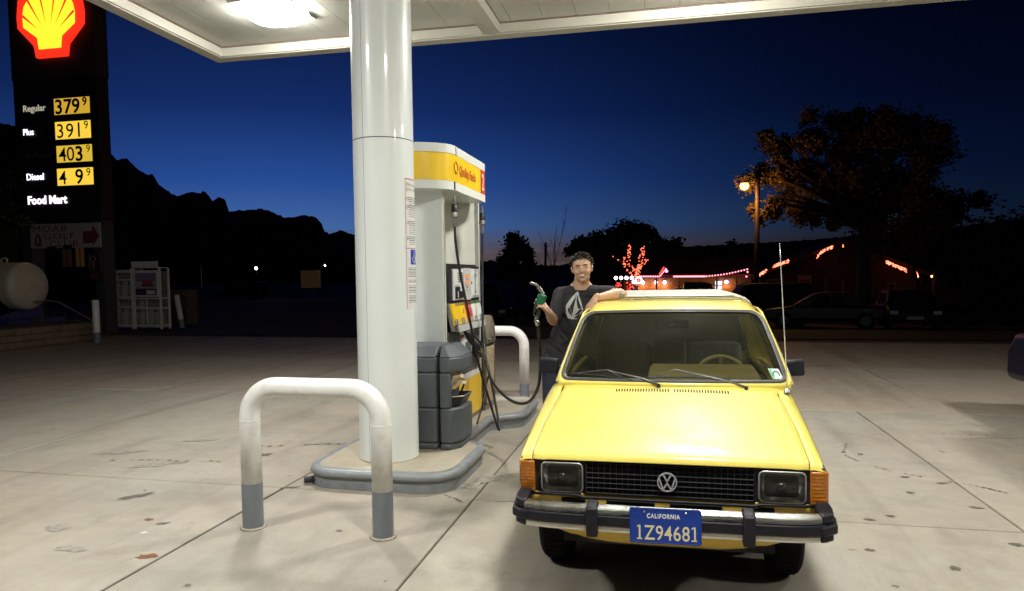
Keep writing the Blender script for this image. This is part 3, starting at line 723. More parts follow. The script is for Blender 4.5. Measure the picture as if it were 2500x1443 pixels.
headlight(-.493, .664); headlight(.520, .672-.008)
for s_, cx in ((-1,-.664),(1,.676)):
    t = MB().box(cx-.036,cx+.036,-.012,.03,.586,.742).build('indicator', M_amb, truck, bevel=.010, seg=3)
    for i in range(9): MB().box(cx-.031,cx+.031,-.0135,-.0115,.597+i*.0165,.599+i*.0165).build('lens_rib', M_amb, t)
    MB().box(min(cx+s_*.03,cx+s_*.043), max(cx+s_*.03,cx+s_*.043), .0,.09,.588,.740).build('indicator_wrap', M_amb, truck, bevel=.006)
# bumper
def bxf(x): return .09*max(0,(abs(x)-.50)/.2)**2*0.35 + .02*(x/.7)**2   # gentle sweep back
def bsweep(prof, x0, x1, name, mm, n=24, **k):
    vs = []; m_ = len(prof)
    for i in range(n+1):
        x = x0+(x1-x0)*i/n; dy = bxf(x)
        vs += [(x, y+dy, z) for y, z in prof]
    fs = [(i*m_+j, i*m_+(j+1)%m_, (i+1)*m_+(j+1)%m_, (i+1)*m_+j) for i in range(n) for j in range(m_)]+[tuple(range(m_))[::-1], tuple(n*m_+j for j in range(m_))]
    return MB().add(vs, fs).build(name, mm, truck, **k)
BY = -.245
bmp = bsweep([(BY+.060,.600),(BY+.016,.597),(BY+.004,.592),(BY+.001,.586),(BY+.007,.583),(BY+.003,.580),(BY+.001,.571),(BY+.008,.5685),(BY+.05,.568)], -.640,.652,'bumper_bar', M_chr, smooth=True, auto=30)
bsweep([(BY+.06,.567),(BY+.000,.567),(BY-.004,.562),(BY-.006,.548),(BY-.004,.524),(BY+.000,.519),(BY+.06,.519)], -.655,.667,'rubber_strip', M_rub, smooth=True, auto=30)
bsweep([(BY+.06,.518),(BY+.006,.518),(BY+.003,.514),(BY+.003,.494),(BY+.008,.490),(BY+.06,.490)], -.632,.644,'lower_stripe', mat('bumper cream', (.62,.61,.52), .35, dirt=.3), smooth=True, auto=30)
bsweep([(BY+.20,.545),(BY+.061,.545),(BY+.061,.50),(BY+.20,.50)], -.45,.46,'bumper_beam', M_dark)
for s_ in (-1, 1):
    x0, x1 = (.640,.700) if s_ > 0 else (-.700,-.640)
    x0 += .008; x1 += .008
    e = x1 if s_ > 0 else x0; i_ = x0 if s_ > 0 else x1
    P = [(i_, BY+.045),(i_+s_*.025, BY+.055),(e, BY+.085),(e+s_*.012, BY+.17),(e+s_*.01, BY+.42),(e-s_*.02, BY+.42),(i_, BY+.16)]
    if s_ < 0: P = P[::-1]
    MB().prism(P, .562,.605).build('end_cap', M_rub, truck, bevel=.010, seg=3)
    P2 = [(i_+s_*.002, BY+.022),(i_+s_*.03, BY+.036),(e+s_*.014, BY+.078),(e+s_*.026, BY+.17),(e+s_*.022, BY+.42),(e-s_*.02, BY+.42),(i_, BY+.16)]
    if s_ < 0: P2 = P2[::-1]
    MB().prism(P2, .518,.5615).build('end_cap', M_rub, truck, bevel=.008, seg=3)
    MB().prism(P, .484,.5175).build('end_cap', M_rub, truck, bevel=.008, seg=3)
for cx in (-.322,.352):
    g_ = MB(); dy = bxf(cx)
    P = [(BY-.022+dy,.470),(BY-.030+dy,.52),(BY-.030+dy,.60),(BY-.020+dy,.612),(BY+.050+dy,.620),(BY+.062+dy,.614),(BY+.062+dy,.47)]
    g_.prism(P, cx-.026, cx+.026, 'x').build('bumper_guard', M_rub, truck, bevel=.009, seg=3)
# licence plate
M_pl = mat('plate blue', (.006,.034,.24), .38, noise=.08, nscale=12, dirt=.25, dirtcol=(.03,.03,.08), dscale=20)
M_pt = mat('plate digits', (.62,.55,.33), .45, dirt=.35, dirtcol=(.3,.24,.1), dscale=60)
M_ptw = mat('plate white', (.66,.66,.60), .45)
plate = MB().prism(rrect(-.1525,.1525,-.076,.076,.012), -.0012,.0012,'y').build('licence_plate', M_pl, truck, bevel=.0008)
plate.location = (.001, BY-.046, .5525); plate.rotation_euler = (R(-7), R(-.6), 0)
MB().tube([(x,-.0018,z) for x, z in rrect(-.148,.148,-.0715,.0715,.012)], .0011, 5, closed=True).build('plate_rim', M_pl, plate, smooth=True)
flat_text_front('1Z94681', -.127, -.0016, -.059, .0885, M_pt, plate, ext=.0008, bold=.0004, wide=.80, space=1.05)
for cx_ in (-.110,.1215):
    MB().box(cx_-.011,cx_+.011,-.0024,-.0010,-.0590,-.0535).build('digit_serif', M_pt, plate)
    MB().hexa([(cx_-.011,-.0024,-.008),(cx_-.002,-.0024,-.004),(cx_-.002,-.0010,-.004),(cx_-.011,-.0010,-.008),(cx_-.011,-.0024,-.004),(cx_-.002,-.0024,.003),(cx_-.002,-.0010,.003),(cx_-.011,-.0010,-.004)]).build('digit_serif', M_pt, plate)
flat_text_front('CALIFORNIA', -.078, -.0016, .0335, .0265, M_ptw, plate, ext=.0006, bold=.0007, wide=.80, space=1.20)
for bx_ in (-.088,.088): MB().cyl(.005,-.005,-.001,10,(bx_,0,.060),'y').build('plate_bolt', M_chr, plate, smooth=True)
for px_ in (-.125,.125):
    for zz_ in (.04,.062): MB().box(px_-.022,px_+.022,-.0022,-.0012,zz_-.0008,zz_+.0008).build('plate_ridge', M_pl, plate)
# wheels
def wheel(x, y, s_):
    t = MB(); r = .288
    prof = [(.16,-.085),(.20,-.088),(.262,-.080),(.282,-.066),(r,-.05),(r+.001,0),(r,.05),(.282,.066),(.262,.080),(.20,.088),(.16,.085)]
    w = t.lathe(prof, 40, axis='x', cap=False).build('wheel', M_tyre, truck, smooth=True, auto=60); w.location = (x, y, .288)
    MB().lathe([(.165,-.07),(.165,.05*1),(.10,.06),(.05,.075),(.001,.075)] if s_ > 0 else [(.165,.07),(.165,-.05),(.10,-.06),(.05,-.075),(.001,-.075)], 28, axis='x', cap=False).build('rim', mat('rim paint', (.3,.3,.3), .4, metal=.7), w, smooth=True, auto=40)
    for i in range(44):
        a = 2*PI*i/44
        b_ = MB().box(-.052,.052,-.008,.008,r-.001,r+.0035).build('tread_block', M_tyre, w); b_.rotation_euler = (a,0,0)
for s_ in (-1, 1):
    wheel(s_*.615, .68, s_); wheel(s_*.60, 3.305, s_)
# ---- cowl and windscreen
xsh = .024    # sits a touch to the right, as the cab does
# windscreen surface: s across (-1..1), t up (0..1)
def ws(s_, t, off=0.0):
    w = .684-.100*t
    y = .945+.60*t - .055*(1-s_*s_)*(1-.35*t) + .012*math.sin(PI*t)*-1
    z = .985+.402*t + .012*math.sin(PI*t) + .012*(1-s_*s_)*t
    n = Vector((0,-.556,.83)); p = Vector((s_*w+xsh, y, z))+n*off
    return p
def ws_path(m0, b, tp, rc, n=8):
    """rounded path in (s,t): side margin m0, bottom b, top tp; n per corner"""
    out = []
    for (sx, tt, a0) in ((1,1,0),(-1,1,90),(-1,0,180),(1,0,270)):
        rs, rt_ = rc*(1.0 if tt else .6), rc*1.45*(1.0 if tt else .55)
        cs = sx*(1-m0-rs); ctt = (1-tp-rt_) if tt else (b+rt_)
        for i in range(n+1):
            a = R(a0+90*i/n); out.append((cs+rs*math.cos(a), ctt+rt_*math.sin(a)))
    # resample long edges
    res = []
    for i, p in enumerate(out):
        q = out[(i+1)%len(out)]; res.append(p); d = math.hypot(q[0]-p[0], q[1]-p[1]); k_ = int(d/.12)
        for j in range(1, k_): res.append((p[0]+(q[0]-p[0])*j/k_, p[1]+(q[1]-p[1])*j/k_))
    return res
inner = ws_path(.02,.035,.02,.115); N_ = len(inner)
def sc_path(ks, kb, kt, off):
    return [ws(s_*(1+ks), (t-.5)*(1+kt if t > .5 else 1+kb)+.5, off) for s_, t in inner]
MB().tube([ws(s_, t, .002) for s_, t in inner], .013, 8, closed=True).build('windscreen_seal', M_seal, truck, smooth=True)
MB().tube([ws(s_*.985, (t-.5)*.97+.5, .007) for s_, t in inner], .0032, 6, closed=True).build('seal_trim', mat('seal strip', (.22,.22,.22), .3, metal=.6), truck, smooth=True)
rings = [sc_path(-.0,-.0,-.0,-.03), sc_path(.0,0,0,.0), sc_path(.014,.03,.03,.005), sc_path(.036,.07,.075,.003), sc_path(.050,.085,.115,-.012), sc_path(.052,.09,.125,-.05)]
vs = [p for rg in rings for p in rg]
MB().add(vs, [(a*N_+b, a*N_+(b+1)%N_, (a+1)*N_+(b+1)%N_, (a+1)*N_+b) for a in range(len(rings)-1) for b in range(N_)]).build('windscreen_frame', M_yel, truck, smooth=True)
gl = MB().grid(lambda u, v: ws((u-.5)*2*.985, .02+.965*v, -.001), 20, 12).build('windscreen', glass_mat('windscreen glass', (.46,.48,.41), .85, .0, 1.5, .011), truck, smooth=True)
stk = MB().add([ws(.865,.07,.004), ws(.955,.065,.004), ws(.94,.185,.004), ws(.85,.19,.004)], [(0,1,2,3)]).build('windscreen_sticker', mat('sticker pale', (.55,.68,.62), .4), gl)
MB().tube([ws(.905+.026*math.cos(R(a)), .115+.038*math.sin(R(a)), .006) for a in range(-20, 210, 20)], .003, 5).build('sticker_print', M_ink, stk)
MB().add([ws(.868,.074,.006), ws(.885,.073,.006), ws(.872,.185,.006), ws(.855,.186,.006)], [(0,1,2,3)]).build('sticker_print', mat('sticker green', (.10,.45,.22), .4), stk)
# cowl between hood and glass
def cowl(u, v):
    s_ = (u-.5)*2; y = .883+.055*v-.022*(1-s_*s_)*1.6*v + .0
    return (s_*(.632)+xsh*.6, y, .949+.026*v + .018*(1-s_*s_)*(1-v*.4)-.004)
MB().grid(cowl, 30, 3).build('cowl', M_yel, truck, smooth=True, solid=.006)
MB().box(-.62,.64,.93,1.0,.90,.955).build('cowl_tray', M_dark, truck)
# wipers
def wiper(pv, el, tip, name='wiper'):
    a = Vector(pv); t = MB().cyl(.011, -.004, .018, 14, (0,0,0)).build(name, M_blk, truck, smooth=True, auto=40); t.location = a
    e = Vector(el)-a; b_ = Vector(tip)-a
    MB().tube([(0,0,.014), (e.x*.3,e.y*.3,e.z*.3+.018), tuple(e)], [.007,.006,.0035], 8).build('wiper_arm', M_alu, t, smooth=True)
    return t, a
def wsl(s_, t, off): return ws(s_, t, off)
for pv, es, et, b0, b1 in (((-.045,.880,.975), -.56,.115,(-.93,.085),(-.33,.03)), ((.455,.905,.964), .04,.13,(-.24,.055),(.50,.055))):
    el = wsl(es, et, .028)
    t, a = wiper(pv, el, el)
    mid = [wsl(b0[0]+(b1[0]-b0[0])*i/8, b0[1]+(b1[1]-b0[1])*i/8+.015*math.sin(PI*i/8), .014)-a for i in range(9)]
    MB().tube(mid, .0045, 6).build('wiper_blade', M_blk, t, smooth=True)
    m2 = [wsl(b0[0]+(b1[0]-b0[0])*k_, b0[1]+(b1[1]-b0[1])*k_+.015, .014)-a for k_ in (.15,.5,.85)]
    MB().tube([m2[0], el-a+Vector((0,0,.004)), m2[2]], .003, 6).build('wiper_bridge', M_alu, t, smooth=True)
# roof
def roofp(u, v):
    s_ = (u-.5)*2; ys = [(1.548,1.410),(1.57,1.422),(1.62,1.438),(1.70,1.453),(1.80,1.461),(2.1,1.464),(2.38,1.460),(2.42,1.44)]
    t = v*(len(ys)-1); i = min(int(t), len(ys)-2); f = t-i
    y = ys[i][0]+(ys[i+1][0]-ys[i][0])*f; zc = ys[i][1]+(ys[i+1][1]-ys[i][1])*f
    w = .575+.01*v
    a = abs(s_); drop = .018*a**2+.05*max(0,(a-.86)/.14)**2
    fb = -.045*(1-s_*s_)*max(0,1-v*3)
    zf = zc if v > .3 else zc
    return (s_*w+xsh, y+fb+.0, zf-drop)
MB().grid(roofp, 48, 35).build('roof', M_yel, truck, smooth=True, solid=.01)
for s_ in (-1, 1):
    # gutter, door frame, rear pillar
    MB().tube([(s_*.697+xsh,.985,.985),(s_*.642+xsh,1.27,1.20),(s_*.592+xsh,1.545,1.378),(s_*.590+xsh,1.75,1.395),(s_*.592+xsh,2.40,1.393),(s_*.605+xsh,2.44,1.36)], .008, 8).build('gutter', M_chr if False else M_yel, truck, smooth=True)
    MB().tube([(s_*.706+xsh,1.0,.985),(s_*.651+xsh,1.285,1.20),(s_*.600+xsh,1.56,1.372)], .004, 6).build('gutter_trim', M_chr, truck, smooth=True)
    MB().tube([(s_*.676+xsh,1.02,.97),(s_*.622+xsh,1.31,1.185),(s_*.572+xsh,1.59,1.362),(s_*.574+xsh,2.36,1.360),(s_*.676+xsh,2.40,.97)], .018, 8).build('window_frame', M_yel, truck, smooth=True)
    MB().add([(s_*.672+xsh,1.06,.99),(s_*.575+xsh,1.59,1.36),(s_*.575+xsh,2.34,1.36),(s_*.675+xsh,2.38,.99)], [(0,1,2,3)]).build('side_glass', glass_mat('side glass', (.55,.60,.55), .9), truck)
    MB().hexa([(s_*.70+xsh,2.36,.97),(s_*.60+xsh,2.36,.97),(s_*.60+xsh,2.46,.97),(s_*.70+xsh,2.46,.97),(s_*.60+xsh,2.36,1.40),(s_*.52+xsh,2.36,1.40),(s_*.52+xsh,2.44,1.40),(s_*.60+xsh,2.44,1.40)]).build('rear_pillar', M_yel, truck, bevel=.008)
MB().box(-.60,.62,2.38,2.42,.55,1.03).build('cab_back', M_yel, truck)
MB().add([(-.58,2.40,1.03),(.60,2.40,1.03),(.53,2.40,1.40),(-.51,2.40,1.40)], [(0,1,2,3)]).build('rear_glass', glass_mat('rear glass', (.30,.34,.30), .9), truck)
# mirrors
for s_, dx in ((-1,0),(1,0)):
    mr_ = MB().hexa([(s_*.690+.0,1.12,1.01),(s_*.815,1.13,1.015),(s_*.815,1.21,1.015),(s_*.690,1.20,1.01),(s_*.690,1.13,1.105),(s_*.812,1.14,1.115),(s_*.812,1.20,1.115),(s_*.690,1.19,1.105)]).build('mirror', M_rub, truck, bevel=.014, seg=3)
    MB().box(min(s_*.65,s_*.695), max(s_*.65,s_*.695), 1.14,1.19,1.02,1.06).build('mirror_arm', M_rub, mr_, bevel=.005)
# aerial
ae = MB().lathe([(.021,0),(.019,.012),(.013,.022),(.008,.03)], 16).build('aerial', M_chr, truck, smooth=True, auto=40); ae.location = (.675,.872,.950)
a0 = Vector((0,0,.02)); a1 = Vector((-.036,.06,.855))
MB().tube([a0, a0.lerp(a1,.45), a0.lerp(a1,.9), a1], [.0034,.0030,.0022,.0018], 8).build('aerial_mast', mat('aerial steel', (.75,.75,.72), .25, metal=.5), ae, smooth=True)
MB().sphere(a1, .0045, 8, 6).build('aerial_tip', M_chr, ae, smooth=True)
# bed cap
def capp(u, v):
    s_ = (u-.5)*2; prof_ = [(0,1.476),(.45,1.476),(.49,1.471),(.515,1.464),(.535,1.460),(.580,1.446),(.612,1.42),(.632,1.38),(.66,1.15),(.685,.99)]
    t = abs(s_)*(len(prof_)-1); i = min(int(t), len(prof_)-2); f = t-i
    x = prof_[i][0]+(prof_[i+1][0]-prof_[i][0])*f; z = prof_[i][1]+(prof_[i+1][1]-prof_[i][1])*f
    yy = [(2.50,-.05),(2.485,-.012),(2.50,-.002),(2.54,0),(3.3,.004),(4.22,0),(4.27,-.03)]
    t = v*(len(yy)-1); i = min(int(t), len(yy)-2); f = t-i
    y = yy[i][0]+(yy[i+1][0]-yy[i][0])*f; dz = yy[i][1]+(yy[i+1][1]-yy[i][1])*f
    return (math.copysign(x, s_)+.028, y, z+(dz if z > 1.2 else 0))
bc = MB().grid(capp, 54, 24).build('bed_cap', M_capw, truck, smooth=True, solid=.01)
for z0, z1, x_, yy in ((1.461,1.467,.495,2.475),(1.447,1.452,.550,2.478)):
    MB().box(-x_+.028,x_+.028,yy,yy+.03,z0,z1).build('cap_lip', M_capw, bc, bevel=.003)
MB().box(-.62+.02,.62+.02,2.49,2.50,.99,1.40).build('cap_front', M_capw, bc)
for i in range(9):
    MB().sphere((-.42+.028+i*.105, 2.60+.012*(i%3), 1.477), (.012,.012,.004), 8, 5).build('roof_rivet', M_capw, bc, smooth=True)
# interior
M_khaki = mat('dash tan', (.55,.44,.20), .75, noise=.1, nscale=20, bump=.2, bscale=80)
M_seat = mat('seat brown', (.26,.17,.08), .85, noise=.15, nscale=30)
M_seatg = mat('seat lit grey', (.36,.37,.33), .9, noise=.12, nscale=25)  # paler than the brown seat: the light falling on it is in the colour
MB().hexa([(-.62,1.06,.90),(.63,1.06,.90),(.63,1.36,.90),(-.62,1.36,.90),(-.60,1.06,.985),(.61,1.06,.985),(.60,1.34,1.0),(-.59,1.34,1.0)]).build('dashboard', mat('dash dark', (.05,.045,.03), .8), truck, bevel=.02, seg=3)
MB().hexa([(-.13,1.06,.94),(.58,1.06,.94),(.58,1.40,.94),(-.13,1.40,.94),(-.11,1.10,1.03),(.55,1.10,1.03),(.54,1.38,1.055),(-.10,1.38,1.055)]).build('dash_pod', M_khaki, truck, bevel=.022, seg=3)
sw = MB().tube([(.17*math.cos(2*PI*i/30), 0, .17*math.sin(2*PI*i/30)) for i in range(30)], .014, 8, closed=True).build('steering_wheel', M_khaki, truck, smooth=True); sw.location = (.36,1.58,.925); sw.rotation_euler.x = R(-32)
MB().sphere((0,.02,0), (.06,.03,.05), 14, 8).build('wheel_hub', M_seat, sw, smooth=True)
for a in (200, 340, 90): MB().tube([(0,.02,0),(.18*math.cos(R(a)),0,.18*math.sin(R(a)))], .011, 6).build('wheel_spoke', M_seat, sw, smooth=True)
for cx, mm in ((-.33, M_seat), (.34, M_seatg)):
    MB().hexa([(cx-.24,2.08,.45),(cx+.24,2.08,.45),(cx+.24,2.20,.45),(cx-.24,2.20,.45),(cx-.21,2.20,1.12),(cx+.21,2.20,1.12),(cx+.21,2.30,1.12),(cx-.21,2.30,1.12)]).build('seat_back', mm, truck, bevel=.05, seg=4)
    MB().box(cx-.24,cx+.24,1.62,2.12,.42,.60).build('seat_cushion', mm, truck, bevel=.05, seg=4)
MB().box(-.10,.14,1.98,2.02,.86,1.16).build('folded_blanket', M_seatg, truck, bevel=.02).name = 'seat_divider'
mi = MB().box(-.10,.12,0,.02,-.028,.028).build('rear_view_mirror', mat('mirror casing', (.05,.16,.14), .25), truck, bevel=.012, seg=3); mi.location = (.03,1.64,1.29)
MB().box(-.012,.014,-.006,0,-.012,.012).build('mirror_square', mat('mirror square', (.75,.78,.76), .3), mi, bevel=.004)  # small pale square on the mirror
for a in (-.4,): pass
M_lin = mat('headliner', (.06,.055,.045), .9)  # dark lining, added to shade the cab interior
MB().box(-.545,.59,1.62,2.37,1.385,1.395).build('headliner', M_lin, truck)
for s_ in (-1,1):
    MB().tube([(s_*.655+xsh,1.05,.97),(s_*.603+xsh,1.33,1.18),(s_*.553+xsh,1.60,1.350),(s_*.555+xsh,2.35,1.350)], .016, 8).build('pillar_trim', M_lin, truck, smooth=True)  # dark trim added over the bright inner pillars to darken them
    MB().box(min(s_*.60,s_*.66)+xsh, max(s_*.60,s_*.66)+xsh, 1.05,2.38,.6,.965).build('door_card', M_lin, truck)
# small cap left on the roof by the filler
tag(MB().lathe([(.018,0),(.021,.004),(.021,.016),(.016,.022),(.010,.024)], 18).build('fuel_cap', mat('cap olive', (.16,.17,.09), .4, metal=.3, noise=.4, nscale=60), None, smooth=True, auto=40), 'small olive fuel filler cap resting on the cab roof beside the elbow', 'fuel cap')
fcap = bpy.data.objects['fuel_cap']; fcap.location = (-.305, 5.30, 1.455); fcap.rotation_euler = (R(62), R(15), 0); fcap.location.z = 1.482
# ------------------------------------------------------------------ fuel dispenser
M_pw = mat('pump white', (.66,.69,.67), .33, noise=.03, dirt=.12, dirtcol=(.45,.42,.36), dscale=3)
M_pcr = mat('pump cream', (.55,.55,.49), .4, noise=.04)
M_pk = mat('pump black', (.015,.015,.02), .35, noise=.1)
M_pgr = mat('pump panel grey', (.42,.43,.42), .45)
M_py = mat('shell yellow', (.80,.52,.02), .35, noise=.04, dirt=.1, dirtcol=(.5,.35,.05))
M_pr = mat('shell red', (.55,.035,.02), .4)
M_steel = mat('dull steel', (.30,.29,.26), .38, metal=.85, noise=.2, nscale=20)
M_hose = mat('hose rubber', (.018,.018,.020), .38, bump=.15, bscale=200)
pump = thing('fuel_dispenser', 'white and yellow fuel dispenser with curved top sign reading Quality Fuels', 'fuel pump', (-2.35, 6.75, 0.152))
def pbx(x0,x1,y0,y1,z0,z1,name,mm,bev=.006,parent=None): return MB().box(x0+2.35,x1+2.35,y0-6.75,y1-6.75,z0-.152,z1-.152).build(name, mm, parent or pump, bevel=bev, seg=2)
pbx(-2.74,-1.96,6.13,7.36,.152,.20,'plinth',M_steel)
pbx(-2.73,-1.985,6.18,7.33,.20,1.75,'cabinet',M_pk,.01)
# end panels (white, run to the top) on both ends
for (y0, y1) in ((6.12,6.178),(7.332,7.37)):
    pbx(-2.76,-1.965,y0,y1,.20,2.44,'end_panel',M_pw,.012)
pbx(-1.995,-1.955,6.124,6.150,.20,2.44,'corner_trim',M_pcr,.004); pbx(-1.995,-1.955,7.33,7.365,.20,2.44,'corner_trim',M_pcr,.004)
# upper recess: concave back seen under the header
def recess(u, v):
    y = 6.18+1.15*u; x = -2.0-.26*math.sin(PI*u)**.7; return (x+2.35, y-6.75, 1.75+.70*v-.152)
MB().grid(recess, 24, 2).build('recess_panel', M_pcr, pump, smooth=True)
MB().grid(lambda u, v: (-2.7-(-.22)*math.sin(PI*u)**.7+2.35, 6.18+1.15*u-6.75, 1.75+.70*v-.152), 24, 2).build('recess_panel', M_pcr, pump, smooth=True)
pbx(-2.7,-1.99,6.2,7.32,1.751,1.765,'recess_floor',M_pk,.0)
# header with bowed ends
def hplan(ex=0.0):
    P = []; xc = -2.33; hw_ = .48+ex; y0, y1 = 6.14-ex, 7.22+ex; bow = .30
    for i in range(15):
        t = i/14; a = PI+PI*t    # near end, bulging towards -Y
        P.append((xc+hw_*math.cos(a), y0+bow*math.sin(a)*(1.0)))
    for i in range(9):
        t = i/8; a = 0+PI*t
        P.append((xc+hw_*math.cos(a), y1+.10*math.sin(a)))
    return P
def header_band(z0, z1, ex, mm, name):
    P = [(x+2.35, y-6.75) for x, y in hplan(ex)]
    return MB().prism(P, z0-.152, z1-.152).build(name, mm, pump, smooth=True, auto=30)
header_band(2.425,2.50,.0,M_pw,'header_band'); hy = header_band(2.502,2.745,-.003,M_py,'header_face'); header_band(2.747,2.825,.0,M_pw,'header_band')
pbx(-1.856,-1.846,6.11,6.13,2.43,2.50,'crack',M_ink,0) ; pbx(-1.852,-1.8475,6.155,6.158,2.74,2.82,'crack',M_ink,0)
MB().tube([(-1.85+2.35,6.20-6.75,2.745-.152),(-1.848+2.35,6.17-6.75,2.78-.152),(-1.849+2.35,6.16-6.75,2.82-.152)], .002, 4).build('crack', M_ink, pump)
HX = -1.8475+2.35
M_prt = mat('header red print', (.50,.10,.03), .45)
flat_text_right('Quality Fuels', HX, 6.27-6.75, 2.585-.152, .125, M_prt, pump, wide=.86, bold=.0015)
pec = [(-.42,-1.0),(-.47,-.62),(-.98,-.25),(-1.0,.1),(-.93,.42),(-.72,.70),(-.42,.90),(-.14,1.0),(.14,1.0),(.42,.90),(.72,.70),(.93,.42),(1.0,.1),(.98,-.25),(.47,-.62),(.42,-1.0)]
def pecten_line(parent, x, y, z, s_, mm): MB().tube([(x, y+a*s_, z+b_*s_) for a, b_ in pec], .004, 5, closed=True).build('shell_mark', mm, parent)
pecten_line(pump, HX, 6.16-6.75+.0, 2.63-.152, .052, M_prt)
rp = pbx(-1.8485,-1.846,7.05,7.20,2.503,2.744,'number_panel',M_pr,0)
flat_text_right('2', HX+.003, 7.065-6.75, 2.54-.152, .24, mat('numeral cream',(.7,.6,.4),.5), pump, wide=.8, bold=.004)
# face modules on the +X side
FX = -1.955
def mod(y0,y1,z0,z1,name,mm,d=.012,bev=.003,x=FX): return pbx(x-.02,x+d,y0,y1,z0,z1,name,mm,bev)
mod(6.19,7.31,1.395,1.745,'bezel',M_pk,.0)
kp = mod(6.33,6.66,1.415,1.715,'keypad_module',M_pgr if False else M_pw,.014)
dm = mod(6.665,6.93,1.405,1.725,'price_module',mat('module grey',(.50,.51,.50),.4),.020)
wm = mod(6.935,7.25,1.42,1.72,'instruction_module',M_pw,.014)
def dec(y0,y1,z0,z1,name,mm,x=.016): return pbx(FX+x-.004,FX+x+.0015,y0,y1,z0,z1,name,mm,0)
dec(6.50,6.60,1.585,1.685,'display_screen',mat('lcd',(.22,.25,.17),.25),.016); dec(6.575,6.61,1.585,1.685,'display_edge',M_ink,.0165)
for i in range(5):
    dec(6.47,6.485,1.59+i*.02,1.60+i*.02,'soft_key',M_ink,.0165); dec(6.625,6.64,1.59+i*.02,1.60+i*.02,'soft_key',M_ink,.0165)
dec(6.38,6.53,1.432,1.545,'card_reader',M_pk,.020); dec(6.53,6.64,1.432,1.50,'card_reader',M_pk,.020)
dec(6.44,6.46,1.44,1.50,'receipt_tip',M_stick,.024)
dec(6.37,6.52,1.555,1.562,'print_line',M_inkg,.016)
for z in (1.645,1.585): 
    dec(6.72,6.84,z-.018,z+.018,'price_window',glow('amber screen',(1.0,.36,.10),.9),.023); dec(6.74,6.82,z-.033,z-.028,'print_line',M_inkg,.023)
dec(6.75,6.81,1.525,1.545,'grade_mark',mat('pale red',(.5,.25,.2),.5),.023); dec(6.73,6.85,1.497,1.503,'print_line',M_inkg,.023)
for i, (a, b_, z) in enumerate(((7.08,7.17,1.70),(7.07,7.21,1.665),(7.07,7.20,1.652),(7.07,7.20,1.64),(7.08,7.16,1.485),(7.08,7.17,1.475),(7.0,7.22,1.437),(7.0,7.22,1.432))): dec(a,b_,z,z+.005,'print_line',M_inkg,.017)
dec(6.955,6.975,1.56,1.59,'lock',M_ink,.018)
mod(7.19,7.195,1.42,1.72,'panel_joint',M_inkg,.0155,0)
# slanted grade button row
def slant(y0,y1,z0,z1,x0,x1,name,mm,t=.01):
    return MB().hexa([(x0+2.35-t,y0-6.75,z0-.152),(x0+2.35,y0-6.75,z0-.152),(x0+2.35,y1-6.75,z0-.152),(x0+2.35-t,y1-6.75,z0-.152),
                      (x1+2.35-t,y0-6.75,z1-.152),(x1+2.35,y0-6.75,z1-.152),(x1+2.35,y1-6.75,z1-.152),(x1+2.35-t,y1-6.75,z1-.152)]).build(name, mm, pump, bevel=.002)
slant(6.20,7.31,1.13,1.39,-1.89,-1.95,'button_shelf',M_steel,.04)
cols = [(6.20,6.36,M_py),(6.365,6.66,M_py),(6.665,6.89,M_pr),(6.895,7.06,mat('label white',(.68,.69,.66),.4)),(7.065,7.27,mat('label white',(.68,.69,.66),.4))]
for i, (a, b_, mm) in enumerate(cols):
    slant(a,b_,1.185,1.36,-1.896,-1.934,'grade_label',mm,.008)
    slant(a,b_,1.362,1.385,-1.934,-1.939,'grade_strip',[M_py,mat('olive',(.25,.2,.05),.5),mat('maroon',(.18,.02,.02),.5),mat('green label',(.03,.16,.05),.5),mat('green label',(.03,.16,.05),.5)][i],.008)
    c = (a+b_)/2
    slant(c-.045,c-.012,1.19,1.24,-1.885,-1.896,'grade_button',M_pgr,.008); slant(c+.012,c+.045,1.19,1.24,-1.885,-1.896,'grade_button',M_pgr,.008)
    slant(c-.010,c+.010,1.185,1.245,-1.887,-1.897,'button_gap',M_pk,.006)
flat_text_right('2', -1.912+2.35, 6.54-6.75, 1.285-.152, .06, M_ink, pump); flat_text_right('1', -1.912+2.35, 6.76-6.75, 1.29-.152, .05, M_stick, pump)
slant(6.70,6.82,1.33,1.345,-1.926,-1.928,'print_line',M_stick,.004)
slant(6.30,7.29,1.115,1.18,-1.878,-1.890,'lower_rail',M_pgr,.03)
# labels beneath, nozzle boot zone
mod(6.19,7.31,.66,1.12,'boot_panel',mat('boot grey',(.10,.105,.105),.45,noise=.2),.0)
for (a,b_,c,d,mm) in ((6.56,6.82,.98,1.105,M_stick),(6.62,6.74,.90,.98,M_stick),(6.86,6.93,1.0,1.10,M_stick),(6.96,7.06,.86,1.105,M_stick)):
    dec(a,b_,c,d,'label',mm,.003)
dec(6.58,6.70,1.035,1.065,'label_stripe',M_redink,.0045)
for i in range(9): dec(6.97,7.05,.875+i*.024,.883+i*.024,'print_line',M_ink,.0045)
# lower skirt: white band over yellow, red and white flash
mod(6.14,7.34,.20,.655,'skirt_panel',M_py,.006,.003); mod(6.14,7.34,.60,.657,'skirt_band',M_stick,.008,.002)
MB().add([(FX+.0075+2.35,6.19-6.75,.22-.152),(FX+.0075+2.35,6.36-6.75,.22-.152),(FX+.0075+2.35,6.36-6.75,.56-.152),(FX+.0075+2.35,6.19-6.75,.56-.152)],[(0,1,2,3)]).build('white_flash', M_stick, pump)
MB().add([(FX+.0085+2.35,6.30-6.75,.22-.152),(FX+.0085+2.35,6.40-6.75,.22-.152),(FX+.0085+2.35,6.40-6.75,.54-.152),(FX+.0085+2.35,6.30-6.75,.54-.152)],[(0,1,2,3)]).build('red_flash', M_pr, pump)
